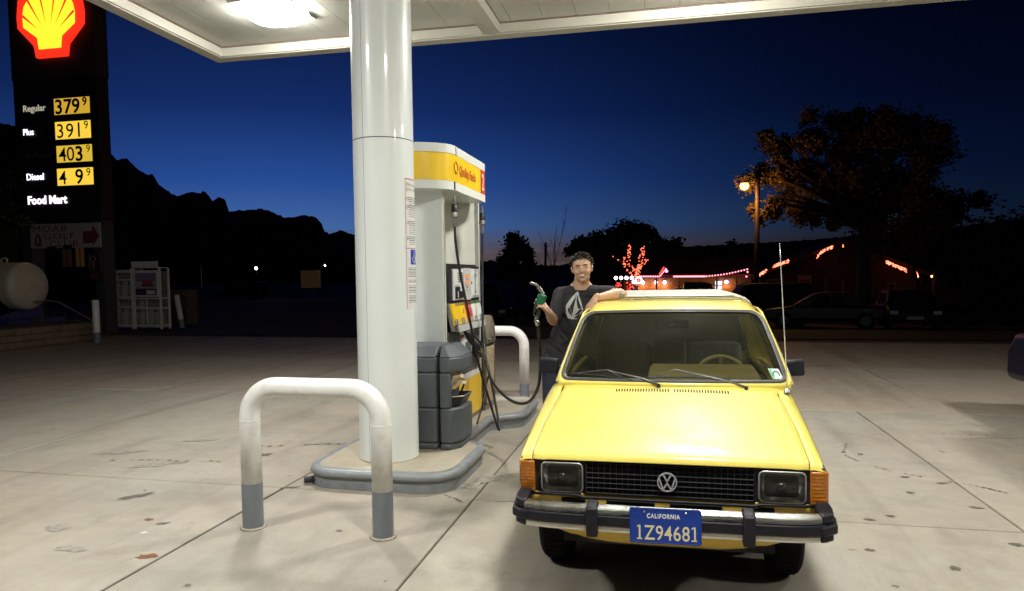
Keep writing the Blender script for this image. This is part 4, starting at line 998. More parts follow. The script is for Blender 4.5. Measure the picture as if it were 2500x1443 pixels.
# hose breakaway fittings under the header
def fitting(x, y, z, parent):
    MB().lathe([(.012,.12),(.014,.05),(.026,.045),(.030,-.03),(.034,-.04),(.034,-.075),(.020,-.085),(.017,-.16),(.012,-.165)], 16, (x,y,z)).build('breakaway', M_steel, parent, smooth=True, auto=40)
    MB().lathe([(.0265,.046),(.0305,-.03),(.0305,-.032),(.027,.047)], 16, (x,y,z), cap=False).build('breakaway_sleeve', M_hose, parent, smooth=True)
def world_tube(path, r, name, mm, n=10, parent=None):
    P = [Vector(p) for p in path]; out = []
    for i in range(len(P)-1):   # Catmull-Rom smoothing
        p0, p1, p2, p3 = P[max(i-1,0)], P[i], P[i+1], P[min(i+2,len(P)-1)]
        for j in range(6):
            t = j/6; out.append(.5*((2*p1)+(-p0+p2)*t+(2*p0-5*p1+4*p2-p3)*t*t+(-p0+3*p1-3*p2+p3)*t**3))
    out.append(P[-1]); return MB().tube(out, r, n).build(name, mm, parent, smooth=True)
# nozzle in the boot with its own looped hose (hangs on the pump)
def nozzle(root, grip_col, spout_pts, body, handle, name_cover='hand_cover'):
    world_tube(body, .026, 'nozzle_body', grip_col, 12, root)
    MB().tube(spout_pts, [.016,.0115,.0105,.0105], 12).build('spout', M_steel, root, smooth=True)
hz = thing('holstered_nozzle', 'black fuel nozzle hung in the pump boot on a looped hose', 'fuel nozzle', (0,0,0))
hz['category'] = 'fuel nozzle'
hz2 = hz
fitting(-1.87, 6.165, 2.26, hz)
world_tube([(-1.87,6.165,2.10),(-1.865,6.17,1.95),(-1.84,6.20,1.70),(-1.80,6.25,1.42),(-1.76,6.30,1.14),(-1.75,6.33,1.0),(-1.74,6.37,.90),(-1.70,6.42,.70),(-1.62,6.43,.42),(-1.55,6.40,.22),(-1.535,6.43,.17),(-1.56,6.50,.24),(-1.63,6.62,.46),(-1.70,6.72,.68),(-1.75,6.77,.80)], .0125, 'hose', M_hose, 10, hz)
world_tube([(-1.70,6.70,.66),(-1.70,6.62,.60),(-1.70,6.45,.42),(-1.72,6.30,.25)], .010, 'hose_retractor', M_hose, 8, hz)
world_tube([(-1.75,6.77,.80),(-1.77,6.75,.87),(-1.80,6.70,.93)], .018, 'swivel', M_steel, 10, hz)
world_tube([(-1.80,6.70,.92),(-1.86,6.60,1.02),(-1.88,6.55,1.10)], .030, 'nozzle_body', M_pk, 12, hz)
world_tube([(-1.88,6.55,1.09),(-1.93,6.57,1.13),(-1.95,6.62,1.12)], .020, 'nozzle_head', M_pk, 12, hz)
world_tube([(-1.78,6.78,.86),(-1.80,6.80,.96),(-1.87,6.72,1.06)], .010, 'nozzle_guard', M_pk, 8, hz)
pbx(-1.955,-1.90,6.50,6.70,.84,.90,'nozzle_boot',M_pk,.012); pbx(-1.955,-1.88,6.98,7.16,.84,.94,'nozzle_boot',M_pk,.012)
pbx(-1.955,-1.86,7.10,7.16,.78,.86,'boot_hook',M_steel,.008)

# ------------------------------------------------------------------ pebbled litter bin beyond the pump
lb = thing('litter_bin', 'pebble sided litter bin with black hooded opening behind the fuel pump', 'litter bin', (-2.12, 7.62, .152))
M_peb = mat('pebble panel', (.40,.32,.20), .8, noise=.6, nscale=60, bump=1.0, bscale=70)
MB().box(-.20,.20,-.21,.21,0,.06).build('base', M_steel, lb, bevel=.01)
MB().box(-.18,.18,-.19,.19,.06,.72).build('liner', M_pk, lb)
for (a,b_,c,d) in ((.182,.205,-.17,.17),(-.205,-.182,-.17,.17),(-.16,.16,.192,.212),(-.16,.16,-.212,-.192)): MB().box(a,b_,c,d,.07,.70).build('pebble_panel', M_peb, lb)
for sx in (-1,1):
    for sy in (-1,1): MB().box(sx*.19-.02,sx*.19+.02,sy*.195-.02,sy*.195+.02,.06,.74).build('post', mat('bin frame',(.10,.085,.06),.5), lb, bevel=.008)
def hoodf(u, v):
    a = PI*v; y = -.215+.43*u
    return (.215*math.cos(a)*(1 if abs(math.cos(a)) < .98 else 1), y, .74+.30*min(1,math.sin(a)*1.6)**.6)
MB().grid(hoodf, 2, 20).build('hood', mat('bin hood',(.20,.18,.14),.4), lb, smooth=True, solid=.012)
MB().box(-.17,.17,-.2,.2,.74,.98).build('opening', M_pk, lb, bevel=.03)
MB().tube([(.21,-.12,.80),(.235,-.10,.78),(.235,.10,.78),(.21,.12,.80)], .012, 8).build('flap_handle', M_steel, lb, smooth=True)

# ------------------------------------------------------------------ grey service bin by the column
M_bin = mat('bin grey', (.085,.098,.112), .46, noise=.12, nscale=5, bump=.35, bscale=160, dirt=.25, dirtcol=(.14,.13,.12), dscale=4)
sb_ = thing('service_bin', 'big grey plastic waste and windscreen service bin between column and pump', 'waste bin', (-2.16, 5.72, .152))
def plan(w, y0, y1, ch): return [(-w+ch*.5,y0),(w-ch,y0),(w,y0+ch*1.9),(w,y1),(-w,y1),(-w,y0+ch*1.2)]
def bpart(w, y0, y1, ch, z0, z1, name, w2=None, bev=.022):
    P = plan(w,y0,y1,ch); Q = plan(w2 or w,y0+(w-(w2 or w)),y1,ch) ; n = len(P)
    vs = [(x,y,z0) for x,y in P]+[(x,y,z1) for x,y in Q]
    fs = [tuple(range(n))[::-1], tuple(range(n,2*n))]+[(i,(i+1)%n,(i+1)%n+n,i+n) for i in range(n)]
    return MB().add(vs, fs).build(name, M_bin, sb_, bevel=bev, seg=3)
# left and right halves with a vertical joint, three tiers
W = .46
for side in (-1, 1):
    def half(z0, z1, name, inset=0.0, top=0.0):
        x_in = .006*side+.28
        if side > 0: P = [(x_in,-.07),(W-.075-inset,-.07),(W-inset,.04),(W-inset,.36),(x_in,.36)]
        else: P = [(x_in-.016,-.07),(x_in-.016,.36),(-W+inset,.36),(-W+inset,.05),(-W+.10+inset,-.07)][::1]
        if side < 0: P = P[::-1]; P = [(-W+.10+inset,-.07),(x_in-.016,-.07),(x_in-.016,.36),(-W+inset,.36),(-W+inset,.05)]
        Q = [((x-(x-.1)*top) if abs(x-x_in) > .03 else x, y+(.30*top if y < .2 else 0)) for x, y in P]; n = len(P)
        vs = [(x,y,z0) for x,y in P]+[(x,y,z1) for x,y in Q]
        return MB().add(vs, [tuple(range(n))[::-1], tuple(range(n,2*n))]+[(i,(i+1)%n,(i+1)%n+n,i+n) for i in range(n)]).build(name, M_bin, sb_, bevel=.018, seg=3)
    half(0, .055, 'base', .012); half(.058, .36, 'lower_shell')
    if side < 0: half(.363, .665, 'middle_shell')
    else:
        # middle tier cut back for the bucket recess
        P = [(.286,-.07),(W-.085,-.07),(W-.07,-.045),(W-.135,.06),(W-.12,.36),(.286,.36)]; n = len(P)
        vs = [(x,y,.363) for x,y in P]+[(x,y,.665) for x,y in P]
        MB().add(vs, [tuple(range(n))[::-1], tuple(range(n,2*n))]+[(i,(i+1)%n,(i+1)%n+n,i+n) for i in range(n)]).build('middle_shell', M_bin, sb_, bevel=.016, seg=3)
    half(.668, .80, 'lid_band'); half(.80, .895, 'lid', 0.0, .28)
MB().box(-.30,-.02,-.03,.14,.892,.90).build('lid_opening', M_pk, sb_, bevel=.02).location = (.02,.05,.0)
# bucket and squeegee, paper towel
bk = MB().add([(.33,.0,.37),(.425,.05,.37),(.425,.32,.37),(.33,.32,.37),(.32,-.02,.45),(.462,.06,.45),(.462,.34,.45),(.31,.34,.45)], [(0,3,2,1),(0,1,5,4),(1,2,6,5),(2,3,7,6),(3,0,4,7)]).build('wash_bucket', M_pk, sb_, solid=.008, bevel=.006)
MB().tube([(.32,-.02,.45),(.462,.06,.45),(.462,.34,.45)], .007, 6).build('bucket_rim', M_steel, sb_, smooth=True)
MB().tube([(.38,.14,.40),(.42,.18,.50),(.44,.20,.56)], .009, 6).build('squeegee', M_pk, sb_, smooth=True)
pt = MB().grid(lambda u, v: (.365+.10*u+.015*math.sin(5*u+3*v), .0+.10*u+.02*math.sin(9*v+2*u), .665-.17*v*(1-.55*u)-.02*u+.012*math.sin(11*u)), 12, 12).build('paper_towel', mat('towel brown', (.50,.40,.27), .9, noise=.1), sb_, smooth=True, solid=.001)

# ------------------------------------------------------------------ price pylon
pyl = thing('price_sign', 'tall roadside petrol price pylon with glowing red and yellow shell on top', 'price sign', (-17.8, 18.3, 0))
M_pyd = mat('pylon dark', (.013,.012,.014), .6, noise=.2); M_pyb = mat('pylon brown', (.055,.045,.032), .6, noise=.1); M_pyl = mat('pylon leg', (.040,.040,.058), .6, noise=.2)
def yb(x0,x1,y0,y1,z0,z1,name,mm,bev=.02): return MB().box(x0+17.8,x1+17.8,y0-18.3,y1-18.3,z0,z1).build(name, mm, pyl, bevel=bev)
yb(-16.80,-16.46,17.95,18.40,0,3.45,'leg',M_pyl); yb(-19.40,-19.05,17.95,18.40,0,3.45,'leg',M_pyl)
yb(-19.42,-16.45,17.93,18.42,3.455,7.70,'price_cabinet',M_pyd)
yb(-19.44,-16.43,17.91,18.44,7.705,11.2,'emblem_cabinet',M_pyb)
PYY = 17.925-18.3
M_num = mat('price digit', (.01,.008,.004), .6)
def prow(x0,x1,z0,z1,bright,txt,heavy):
    p_ = yb(x0,x1,17.905,17.93,z0,z1,'price_panel',glow('price glow %s'%bright,(1.0,.66 if bright > .7 else .60,.06 if bright > .7 else .05),bright),.01)
    MB().box(x0+17.8-.03,x1+17.8+.03,17.915-18.3,17.925-18.3,z0-.03,z1+.03).build('panel_frame', M_pyd, pyl)
    h = z1-z0
    for ch, cx, sz, zz, bd in txt:
        flat_text_front(ch, x0+17.8+cx*(x1-x0), PYY-.022, z0+zz*h, sz, M_num, pyl, ext=.002, bold=bd, wide=1.0, name='price_digit')
    return p_
H_, S_ = .012, .001
prow(-17.94,-16.68,6.60,7.08,.62,[('3',.02,.60,.06,H_),('7',.27,.60,.06,H_),('9',.50,.60,.06,H_),('9',.80,.34,.48,H_*.7)],1)
prow(-17.94,-16.68,5.87,6.39,1.0,[('3',.03,.60,.08,S_),('9',.30,.60,.08,S_),('1',.55,.62,.08,S_),('9',.81,.34,.52,0)],0)
prow(-17.93,-16.67,5.18,5.68,.72,[('4',.06,.58,.08,S_),('0',.28,.60,.08,S_),('3',.52,.62,.06,H_),('9',.84,.30,.55,0)],0)
prow(-17.95,-16.665,4.49,5.0,1.0,[('4',.05,.58,.08,S_),('9',.50,.62,.08,H_*.7),('9',.81,.34,.50,0)],0)
def lab(s_, x, z, size, mm, wd=1.0, b_=.003): flat_text_front(s_, x+17.8, PYY-.012, z, size, mm, pyl, ext=.004, bold=b_, wide=wd)
Wg = glow('letter glow', (.92,.85,1.0), 2.2); Wd = glow('letter dim glow', (.72,.66,.50), .62); Wo = mat('letter unlit', (.22,.20,.17), .6)
lab('Regular', -19.08, 6.76, .27, Wd, 1.0); lab('Plus', -19.12, 6.06, .26, Wg, .95); lab('V-Power', -19.05, 5.36, .26, Wo, 1.05, .003); lab('Diesel', -19.08, 4.70, .28, Wg, .92)
lab('Food Mart', -19.08, 3.97, .34, Wg, .98, .010)
# shell emblem: red body, yellow fan
def pecten(cx, cz, sx, sz, grow, y0, y1, mm, name):
    P = [(cx+(a*sx+math.copysign(grow, a)*min(1,abs(a)*1.6)), cz+b_*sz+(grow if b_ > .3 else (-grow if b_ < -.5 else 0))) for a, b_ in pec]
    return MB().prism([(x, z) for x, z in P], y0, y1, 'y').build(name, mm, pyl, bevel=.015)
ex, ez = -17.86+17.8, 9.42
pecten(ex, ez, .97, .93, .20, PYY-.12, PYY+.0, glow('shell red glow', (1.0,.030,.012), 1.1), 'emblem_rim')
pecten(ex, ez, .93, .90, .0, PYY-.15, PYY-.121, glow('shell yellow glow', (1.0,.78,.03), 1.35), 'emblem_shell')
rg = glow('shell red glow', (1.0,.03,.012), 1.1)
for a in (-51,-31,-11.5,11.5,31,51):
    d = Vector((math.sin(R(a)), math.cos(R(a)))); n = Vector((d.y, -d.x)); b0 = Vector((ex, ez-.62))+d*.42*(1+.15*abs(a)/50); L_ = {51:1.17,31:1.42,11.5:1.54}[abs(a)]
    tip = Vector((ex, ez-.62))+d*L_
    P = [b0, tip+n*.040, tip-n*.040]
    MB().prism([(p.x, p.y) for p in P], PYY-.156, PYY-.151, 'y').build('emblem_rib', rg, pyl)

# golf club board, hung between the legs
gb = thing('direction_board', 'white board reading MOAB GOLF CLUB with a red arrow between pylon legs', 'sign', (-17.72, 17.86, 2.98))
M_brd = mat('board white', (.42,.39,.35), .6, dirt=.2); M_brr = mat('board red', (.17,.022,.02), .6)
MB().box(-1.27,1.25,0,.05,-.37,.37).build('board', M_brd, gb, bevel=.01)
for s_, x, z, sz, wd in (('MOAB',-1.18,.13,.27,1.55),('GOLF',-.80,-.10,.27,1.58),('CLUB',-.60,-.33,.27,1.50)):
    flat_text_front(s_, x, -.004, z, sz, M_brr, gb, bold=.0, wide=wd, space=1.12)
MB().prism([(.64,.12),(.64,-.24),(.98,-.24),(.98,-.32),(1.22,-.02),(.98,.29),(.98,.12)][::-1], -.008, -.001, 'y').build('arrow', M_brr, gb)
MB().prism([(-1.10,-.30),(-.88,-.30),(-.86,-.15),(-.90,.0),(-1.0,.10),(-1.08,.0),(-1.12,-.15)], -.006, -.001, 'y').build('logo_mark', M_brr, gb)
MB().prism([(-1.03,-.22),(-.95,-.22),(-.96,-.08),(-1.0,-.0),(-1.03,-.08)], -.009, -.0065, 'y').build('logo_mark', M_brd, gb)
MB().box(-.65,-.32,-.035,-.005,-.42,-.32).build('bracket', M_pyd, gb); MB().box(-.05,.25,-.035,-.005,-.42,-.28).build('bracket', M_pyd, gb)
iS = thing('notice_sign', 'small dark framed notice with a red information mark beside pylon leg', 'sign', (-16.68, 17.86, 2.02))
MB().box(-.24,.22,0,.04,-.44,.42).build('board', mat('notice board',(.018,.016,.016),.5), iS, bevel=.01)
MB().tube([(-.21,-.004,.40),(.19,-.004,.40),(.19,-.004,-.10),(-.21,-.004,-.10)], .012, 5, closed=True).build('notice_border', mat('dim red',(.14,.05,.045),.5), iS)
MB().tube([(-.08+.09*math.cos(R(a)),-.006,.24+.09*math.sin(R(a))) for a in range(-30,211,30)], .02, 6).build('notice_mark', mat('dim white',(.16,.14,.13),.5), iS)
MB().box(-.13,-.03,-.008,-.001,-.04,.2).build('notice_mark', mat('dim white',(.16,.14,.13),.5), iS)
for z in (-.2,-.27,-.33): MB().box(-.19,.15,-.006,-.001,z,z+.03).build('print_line', mat('dim red',(.14,.05,.045),.5), iS)

# ------------------------------------------------------------------ propane tank, wall, posts, cage
M_tank = mat('tank cream', (.62,.57,.46), .35, noise=.05, dirt=.25, dirtcol=(.25,.2,.14), dscale=2); M_tb = mat('saddle blue', (.015,.042,.24), .45, noise=.1)
pt_ = thing('propane_tank', 'cream propane tank lying on blue saddle supports on raised bed', 'gas tank', (-18.88, 16.0, .48))
rT = .66
vs = [(rT*math.sin(PI/2*i/10)**.62, 1.64+.24*math.cos(PI/2*i/10)**1.0) for i in range(11)]
prof_t = [(max(.001,r), -h) for r, h in vs]+[(r, h) for r, h in vs[::-1]]
MB().lathe(prof_t, 36, (0,0,1.0), 'x').build('tank', M_tank, pt_, smooth=True)
for sx in (-1.0, 1.28):
    P = [(-.85,-.02),(.85,-.02),(.80,.16),(.68,.75),(.60,.98)]+[((rT+.004)*math.cos(R(a))*-1, 1.0+(rT+.004)*math.sin(R(a))) for a in range(190, 351, 16)][::-1]+[(-.60,.98),(-.68,.75),(-.80,.16)]
    MB().prism(P, sx-.09, sx+.09, 'x').build('saddle', M_tb, pt_, bevel=.01)
MB().box(-1.7,2.0,-.9,.9,-.03,.10).build('skid', M_tb, pt_, bevel=.02)
MB().cyl(.10,1.62,1.72,16,(.55,0,0)).build('valve_dome', M_tank, pt_, smooth=True, auto=40)
MB().tube([(.85,0,1.62),(.85,0,1.76),(.95,0,1.79),(1.05,0,1.76),(1.05,0,1.62)], .025, 8).build('lifting_eye', M_tank, pt_, smooth=True)
wall = thing('retaining_wall', 'low block retaining wall edging the raised bed of the gas tank', 'wall', (-15.25, 13.5, 0))
M_blkw = mat('block tan', (.20,.15,.10), .85, noise=.2, nscale=4, bump=.6, bscale=30)
wr = random.Random(4)
def course(p0, p1, z0, z1, L_, off):
    d = Vector(p1)-Vector(p0); D = d.length; u = d.normalized(); n = Vector((-u.y, u.x)); a = -off*L_
    while a < D:
        s0, s1 = max(a,0)+.006, min(a+L_,D)-.006
        if s1-s0 > .05:
            j = wr.uniform(-.012,.012)
            q = [Vector(p0)+u*s0-n*(.0+j), Vector(p0)+u*s1-n*(.0+j), Vector(p0)+u*s1+n*.22, Vector(p0)+u*s0+n*.22]
            MB().hexa([(p.x+15.25,p.y-13.5,z0+.004) for p in q]+[(p.x+15.25,p.y-13.5,z1-.004) for p in q]).build('block', M_blkw, wall, bevel=.012, seg=1)
        a += L_
for k_ in range(3):
    course((-15.2,10.4),(-15.2,16.2), .16*k_, .16*(k_+1), .42, .5*(k_%2)); course((-15.2,16.2),(-16.9,17.3), .16*k_, .16*(k_+1), .42, .5*(k_%2))
bed = MB().box(-40,-15.43,10.4,16.15,-.05,.455).build('raised_bed', M_dirt); struct(bed)
def bollard(x, y, h, r, tilt, label):
    t = thing('bollard', label, 'bollard', (x, y, 0)); t.rotation_euler = tilt
    MB().tube([(0,0,.28),(0,0,h-.02),(0,0,h)], [r,r,r*.85], 18).build('post', M_pipew, t, smooth=True, auto=40); MB().cyl(r+.001,0,.28,18).build('painted_foot', M_grey, t, smooth=True, auto=40); return t
bollard(-14.35,15.3,1.12,.085,(0,0,0),'upright white bollard with grey foot at the corner of the block wall')
bollard(-15.75,20.4,1.12,.085,(R(0),R(-9),0),'leaning white bollard with grey foot beside the gas bottle cage')
tag(world_tube([(-17.0,16.0,1.05),(-16.2,15.9,1.06),(-15.3,15.6,.82),(-14.42,15.32,.55)], .018, 'chain', mat('chain steel',(.35,.33,.28),.4,metal=.6), 8), 'thin barrier chain running from the tank saddle down to the white bollard', 'chain')
# bottle cage
cage = thing('gas_bottle_cage', 'white wire cage of gas bottles with a poster on its door', 'cage', (-17.05, 19.75, 0), R(0))
M_cg = mat('cage white', (.80,.78,.74), .5, noise=.05); M_btl = mat('bottle grey', (.42,.41,.39), .5)
def cgb(x0,x1,y0,y1,z0,z1,name,mm=M_cg,bev=.006): return MB().box(x0,x1,y0,y1,z0,z1).build(name, mm, cage, bevel=bev)
Wc = 1.0
for x in (-.93,-.035,.035,1.03):
    for y in (0,.40): cgb(x-.03,x+.03,y-.03,y+.03,.0,2.0 if x > -.1 else 1.92,'upright')
for x0,x1,top in ((-.93,-.035,1.92),(.035,1.03,2.0)):
    for z in (.10,.70,1.02,1.60,top-.06) if x0 < 0 else (.10,.66,.98,):
        for y in (0,.40): cgb(x0,x1,y-.018,y+.018,z,z+.05,'rail')
    cgb(x0,x1,-.03,.43,top,top+.03,'roof_sheet'); cgb(x0,x1,0,.40,.06,.09,'shelf'); cgb(x0,x1,0,.40,.98,1.0,'shelf')
    n_b = 14
    for i in range(n_b):
        x = x0+(x1-x0)*(i+.5)/n_b
        if x0 < 0 or True: cgb(x-.003,x+.003,-.006,.0,.10,.98 if x0 > 0 else top,'mesh_wire',M_cg,0)
    for z in (.25,.4,.55,.82) + ((1.2,1.4,1.75) if x0 < 0 else ()): cgb(x0,x1,-.008,-.002,z,z+.006,'mesh_wire',M_cg,0)
for x in (.52,): cgb(x-.02,x+.02,-.03,0,.10,.98,'door_stile')
btl = None
for (x0,zs) in ((-.93,(.09,1.0)),(.035,(.09,))):
    for zz in zs:
        for i in range(3):
            for yy in (.2,):
                if btl is None:
                    btl = MB().lathe([(.10,0),(.10,.03),(.15,.07),(.155,.36),(.12,.45),(.05,.48),(.09,.50),(.09,.60),(.0875,.60),(.04,.50)], 16, cap=True).build('gas_bottle', M_btl, cage, smooth=True); b2 = btl
                else: b2 = btl.copy(); COL.objects.link(b2)
                b2.location = (x0+.17+i*.30, yy, zz)
cgb(-.95,1.05,.41,.425,.06,1.9,'back_sheet',mat('frosted sheet',(.22,.22,.21),.6,noise=.3,nscale=4),0)
pd = cgb(.07,1.0,-.045,-.025,1.06,1.93,'poster_board',M_cg)
def pst(x0,x1,z0,z1,mm,name='poster_print',y=-.048): return cgb(x0,x1,y,-.044,z0,z1,name,mm,0)
pst(.14,.93,1.12,1.84,mat('poster sky',(.22,.22,.36),.4)); pst(.16,.91,1.34,1.56,mat('poster pale',(.5,.42,.45),.4),y=-.049)
pst(.40,.80,1.42,1.60,mat('poster red',(.45,.08,.08),.4),y=-.050); pst(.36,.85,1.40,1.45,mat('poster dark',(.05,.04,.06),.4),y=-.051)
pst(.14,.93,1.12,1.32,mat('poster navy',(.02,.022,.07),.4),y=-.051); pst(.55,.88,1.15,1.28,M_cg,y=-.052); pst(.18,.50,1.20,1.24,mat('poster blue text',(.10,.12,.25),.4),y=-.052)
cgb(.0,1.0,-.04,-.01,2.03,2.22,'header_board',M_cg) ; cgb(.93,1.0,-.045,-.005,2.15,2.23,'header_notch',M_cg)
crate = thing('wooden_crate', 'old open wooden box lying behind the leaning bollard', 'crate', (-17.15, 22.0, 0))
M_wd = mat('weathered wood', (.12,.09,.055), .8, noise=.3, nscale=5, bump=.5)
for z in (0,.2,.4,.6,.8,1.0):
    MB().box(-.42,.42,-.02,.02,z+.01,z+.17).build('board', M_wd, crate, bevel=.006)
MB().box(-.46,.46,-.03,.5,1.18,1.24).build('lid', M_wd, crate, bevel=.006); 
for x in (-.42,.42): MB().box(x-.03,x+.03,.02,.5,0,1.17).build('side', M_wd, crate, bevel=.006)
# ------------------------------------------------------------------ hills
prof_az = [(-62,7.0),(-55,9.2),(-48.1,10.25),(-47.2,10.1),(-44,9.6),(-41.8,8.8),(-41.5,8.45),(-40.8,8.5),(-40.2,7.9),(-39.6,7.37),(-39.2,7.46),(-38.85,6.83),(-38.1,6.28),(-37.7,6.06),(-37.05,6.33),(-36.6,6.4),(-36.1,6.21),(-35.9,6.52),(-35.5,6.09),(-35.3,5.79),(-34.8,6.11),(-34.35,5.82),(-34.2,5.0),(-33.3,5.11),(-32.4,5.2),(-31.8,5.33),(-31.2,5.13),(-30.3,4.68),(-29.6,4.62),(-28.9,4.85),(-27.9,4.71),(-27.4,4.24),(-27.2,3.54),(-26.65,3.44),(-26,3.7),(-25,3.38),(-20.5,2.3),(-15,1.2),(-9,.75),(-5,.95),(-3.2,1.5),(-1.5,1.9),(2.5,2.15),(10,2.4),(20,3.0),(30,4.0),(62,4)]
def hill(u, v):
    az = -62+124*u
    el = lerp(az, prof_az)+(.10*mnoise.noise(Vector((az*3.3,0,0)))+.07*mnoise.noise(Vector((az*8.1,5,0))))*(1 if az < -8 else .8)
    n1 = mnoise.noise(Vector((az*.9, v*4, 3.1))); n2 = mnoise.noise(Vector((az*3.1, v*9, 1.7)))
    dist = 330+330*v + 14*n1
    k = min(1, v/.5) if v < .5 else 1-(v-.5)*.7
    crest = (330+330*.5)*math.tan(R(el))
    z = crest*(k**.75) + (n1*7+n2*2.5)*(0.0 if abs(v-.5) < .02 else min(k, 1))*.6 - 2.5*(1-k)
    if v < .5: z = min(z, dist*math.tan(R(el))*.985)
    a = R(az); return (dist*math.sin(a), dist*math.cos(a), z-1.5*(1-k)+1.65*k)
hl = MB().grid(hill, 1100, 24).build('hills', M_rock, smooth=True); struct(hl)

# ------------------------------------------------------------------ trees
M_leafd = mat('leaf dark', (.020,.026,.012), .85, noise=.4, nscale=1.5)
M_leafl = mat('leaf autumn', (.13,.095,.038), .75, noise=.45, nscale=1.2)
M_bark = mat('bark', (.05,.038,.028), .9, noise=.3, nscale=6)
def tree(x, y, base, crown, n_leaf, leaf, label, name='tree', group=None, trunk_r=.16, leafm=None, seed=1, nclump=26, limbs=5, fork=.35, hang=0.0):
    """crown: list of ellipsoids (dx,dy,z,rx,ry,rz) relative to x,y and ground"""
    rr = random.Random(seed); t = thing(name, label, 'tree', (x, y, base), 0, group)
    top = max(c[2] for c in crown); low = min(c[2]-c[5] for c in crown)
    tr_ = MB(); h0 = max(.5, low+.25*(top-low))
    tr_.tube([(0,0,-.1),(.03,.02,h0*.5),(0,0,h0)], [trunk_r*1.25,trunk_r,trunk_r*.8], 9)
    ends = []
    for c in crown:
        for _ in range(max(1, limbs//len(crown)+1)):
            e = Vector((c[0]+rr.uniform(-.5,.5)*c[3], c[1]+rr.uniform(-.5,.5)*c[4], c[2]+rr.uniform(-.2,.5)*c[5]))
            m_ = Vector((e.x*.4+rr.uniform(-.2,.2), e.y*.4, h0+(e.z-h0)*.5)); tr_.tube([(0,0,h0*.92), m_, e], [trunk_r*.6,trunk_r*.38,trunk_r*.12], 6); ends.append(e)
    tr_.build('trunk', M_bark, t, smooth=True)
    vs, fs = [], []
    vol = [c[3]*c[4]*c[5] for c in crown]; tot = sum(vol)
    for c, w in zip(crown, vol):
        nc = max(4, int(nclump*w/tot)); cl = []
        for _ in range(nc):
            d = Vector((rr.gauss(0,1), rr.gauss(0,1), rr.gauss(0,1))).normalized()*(rr.random()**.33)
            cl.append((Vector((c[0]+d.x*c[3]*.86, c[1]+d.y*c[4]*.86, c[2]+d.z*c[5]*.86)), rr.uniform(.16,.34)*min(c[3],c[5])))
        for _ in range(int(n_leaf*w/tot)):
            p, s_ = rr.choice(cl)
            q = p+Vector((rr.gauss(0,.55), rr.gauss(0,.55), rr.gauss(0,.5)-hang*rr.random()))*s_
            a = Vector((rr.gauss(0,1), rr.gauss(0,1), rr.gauss(0,.7))).normalized(); b_ = a.cross(Vector((rr.gauss(0,1), rr.gauss(0,1), 1))).normalized()
            L_ = leaf*rr.uniform(.6,1.4); W_ = L_*.55; o = len(vs)
            vs += [q-a*L_, q+b_*W_, q+a*L_, q-b_*W_]; fs.append((o,o+1,o+2,o+3))
    MB().add(vs, fs).build('crown', leafm or M_leafd, t, recalc=False)
    return t
G = 'dark trees beyond the road'
tree(-12.55, 60, gz(-5,60), [(0,0,5.2,1.6,1.3,1.9),(-.2,0,4.2,1.75,1.5,1.5),(.2,0,3.3,1.6,1.4,1.3)], 9000, .17, 'round dark tree standing alone left of the thin utility pole', group=G, seed=2, nclump=46)
for i,(x,y,h,w,lab_) in enumerate([(-6.3,53,6.3,1.15,'narrow dark tree at the left edge of the tree clump behind the man'),(-4.7,55,7.1,1.55,'taller dark tree in the clump just above the man'),
        (-2.8,56,8.0,2.0,'tallest tree of the clump with a wispy top'),(-.8,55,7.8,1.95,'broad dark tree behind the light wrapped tree'),(.75,57,6.5,1.5,'lower dark tree at the right end of the clump')]):
    tree(x, y, gz(-5,55), [(0,0,h*.66,w*1.15,w,h*.34),(w*.3,0,h*.42,w*1.25,w,h*.28)], 9500, .19, lab_, group=G, seed=20+i, nclump=36)
for i,(x,y,h,w,lab_) in enumerate([(2.9,75,7.0,1.3,'small far tree right of the clump'),(4.9,76,6.0,1.8,'far tree behind the motel roof, beside the small one'),(6.8,75,7.3,1.5,'pointed far tree left of the street lamp pole'),(9.0,77,6.3,1.9,'far tree just right of the street lamp pole'),(11.2,76,6.2,1.6,'far tree low under the big lit tree')]):
    tree(x, y, -1.7, [(0,0,h*.6,w,w,h*.33),(0,0,h*.4,w*1.5,w,h*.25)], 2600, .22, lab_, group=G, seed=40+i, nclump=22)
# bare tree
bt = thing('bare_tree', 'leafless thin tree between the utility pole and the tree clump', 'tree', (-7.75, 50, gz(-5,50)))
rb = random.Random(9); b_ = MB()
def twig(p, d, L_, r, lv):
    e = p+d*L_; b_.tube([p, p+d*L_*.5+Vector((rb.uniform(-.03,.03),0,0)), e], [r,r*.8,r*.5], 5)
    if lv:
        for _ in range(3): twig(p+d*L_*rb.uniform(.35,.95), (d+Vector((rb.uniform(-.6,.6), rb.uniform(-.5,.5), rb.uniform(-.05,.4)))).normalized(), L_*rb.uniform(.4,.6), r*.5, lv-1)
twig(Vector((0,0,0)), Vector((.02,0,1)), 5.6, .05, 3); twig(Vector((-.3,0,0)), Vector((-.18,0,1)).normalized(), 3.6, .04, 3)
b_.build('branches', M_bark, bt)
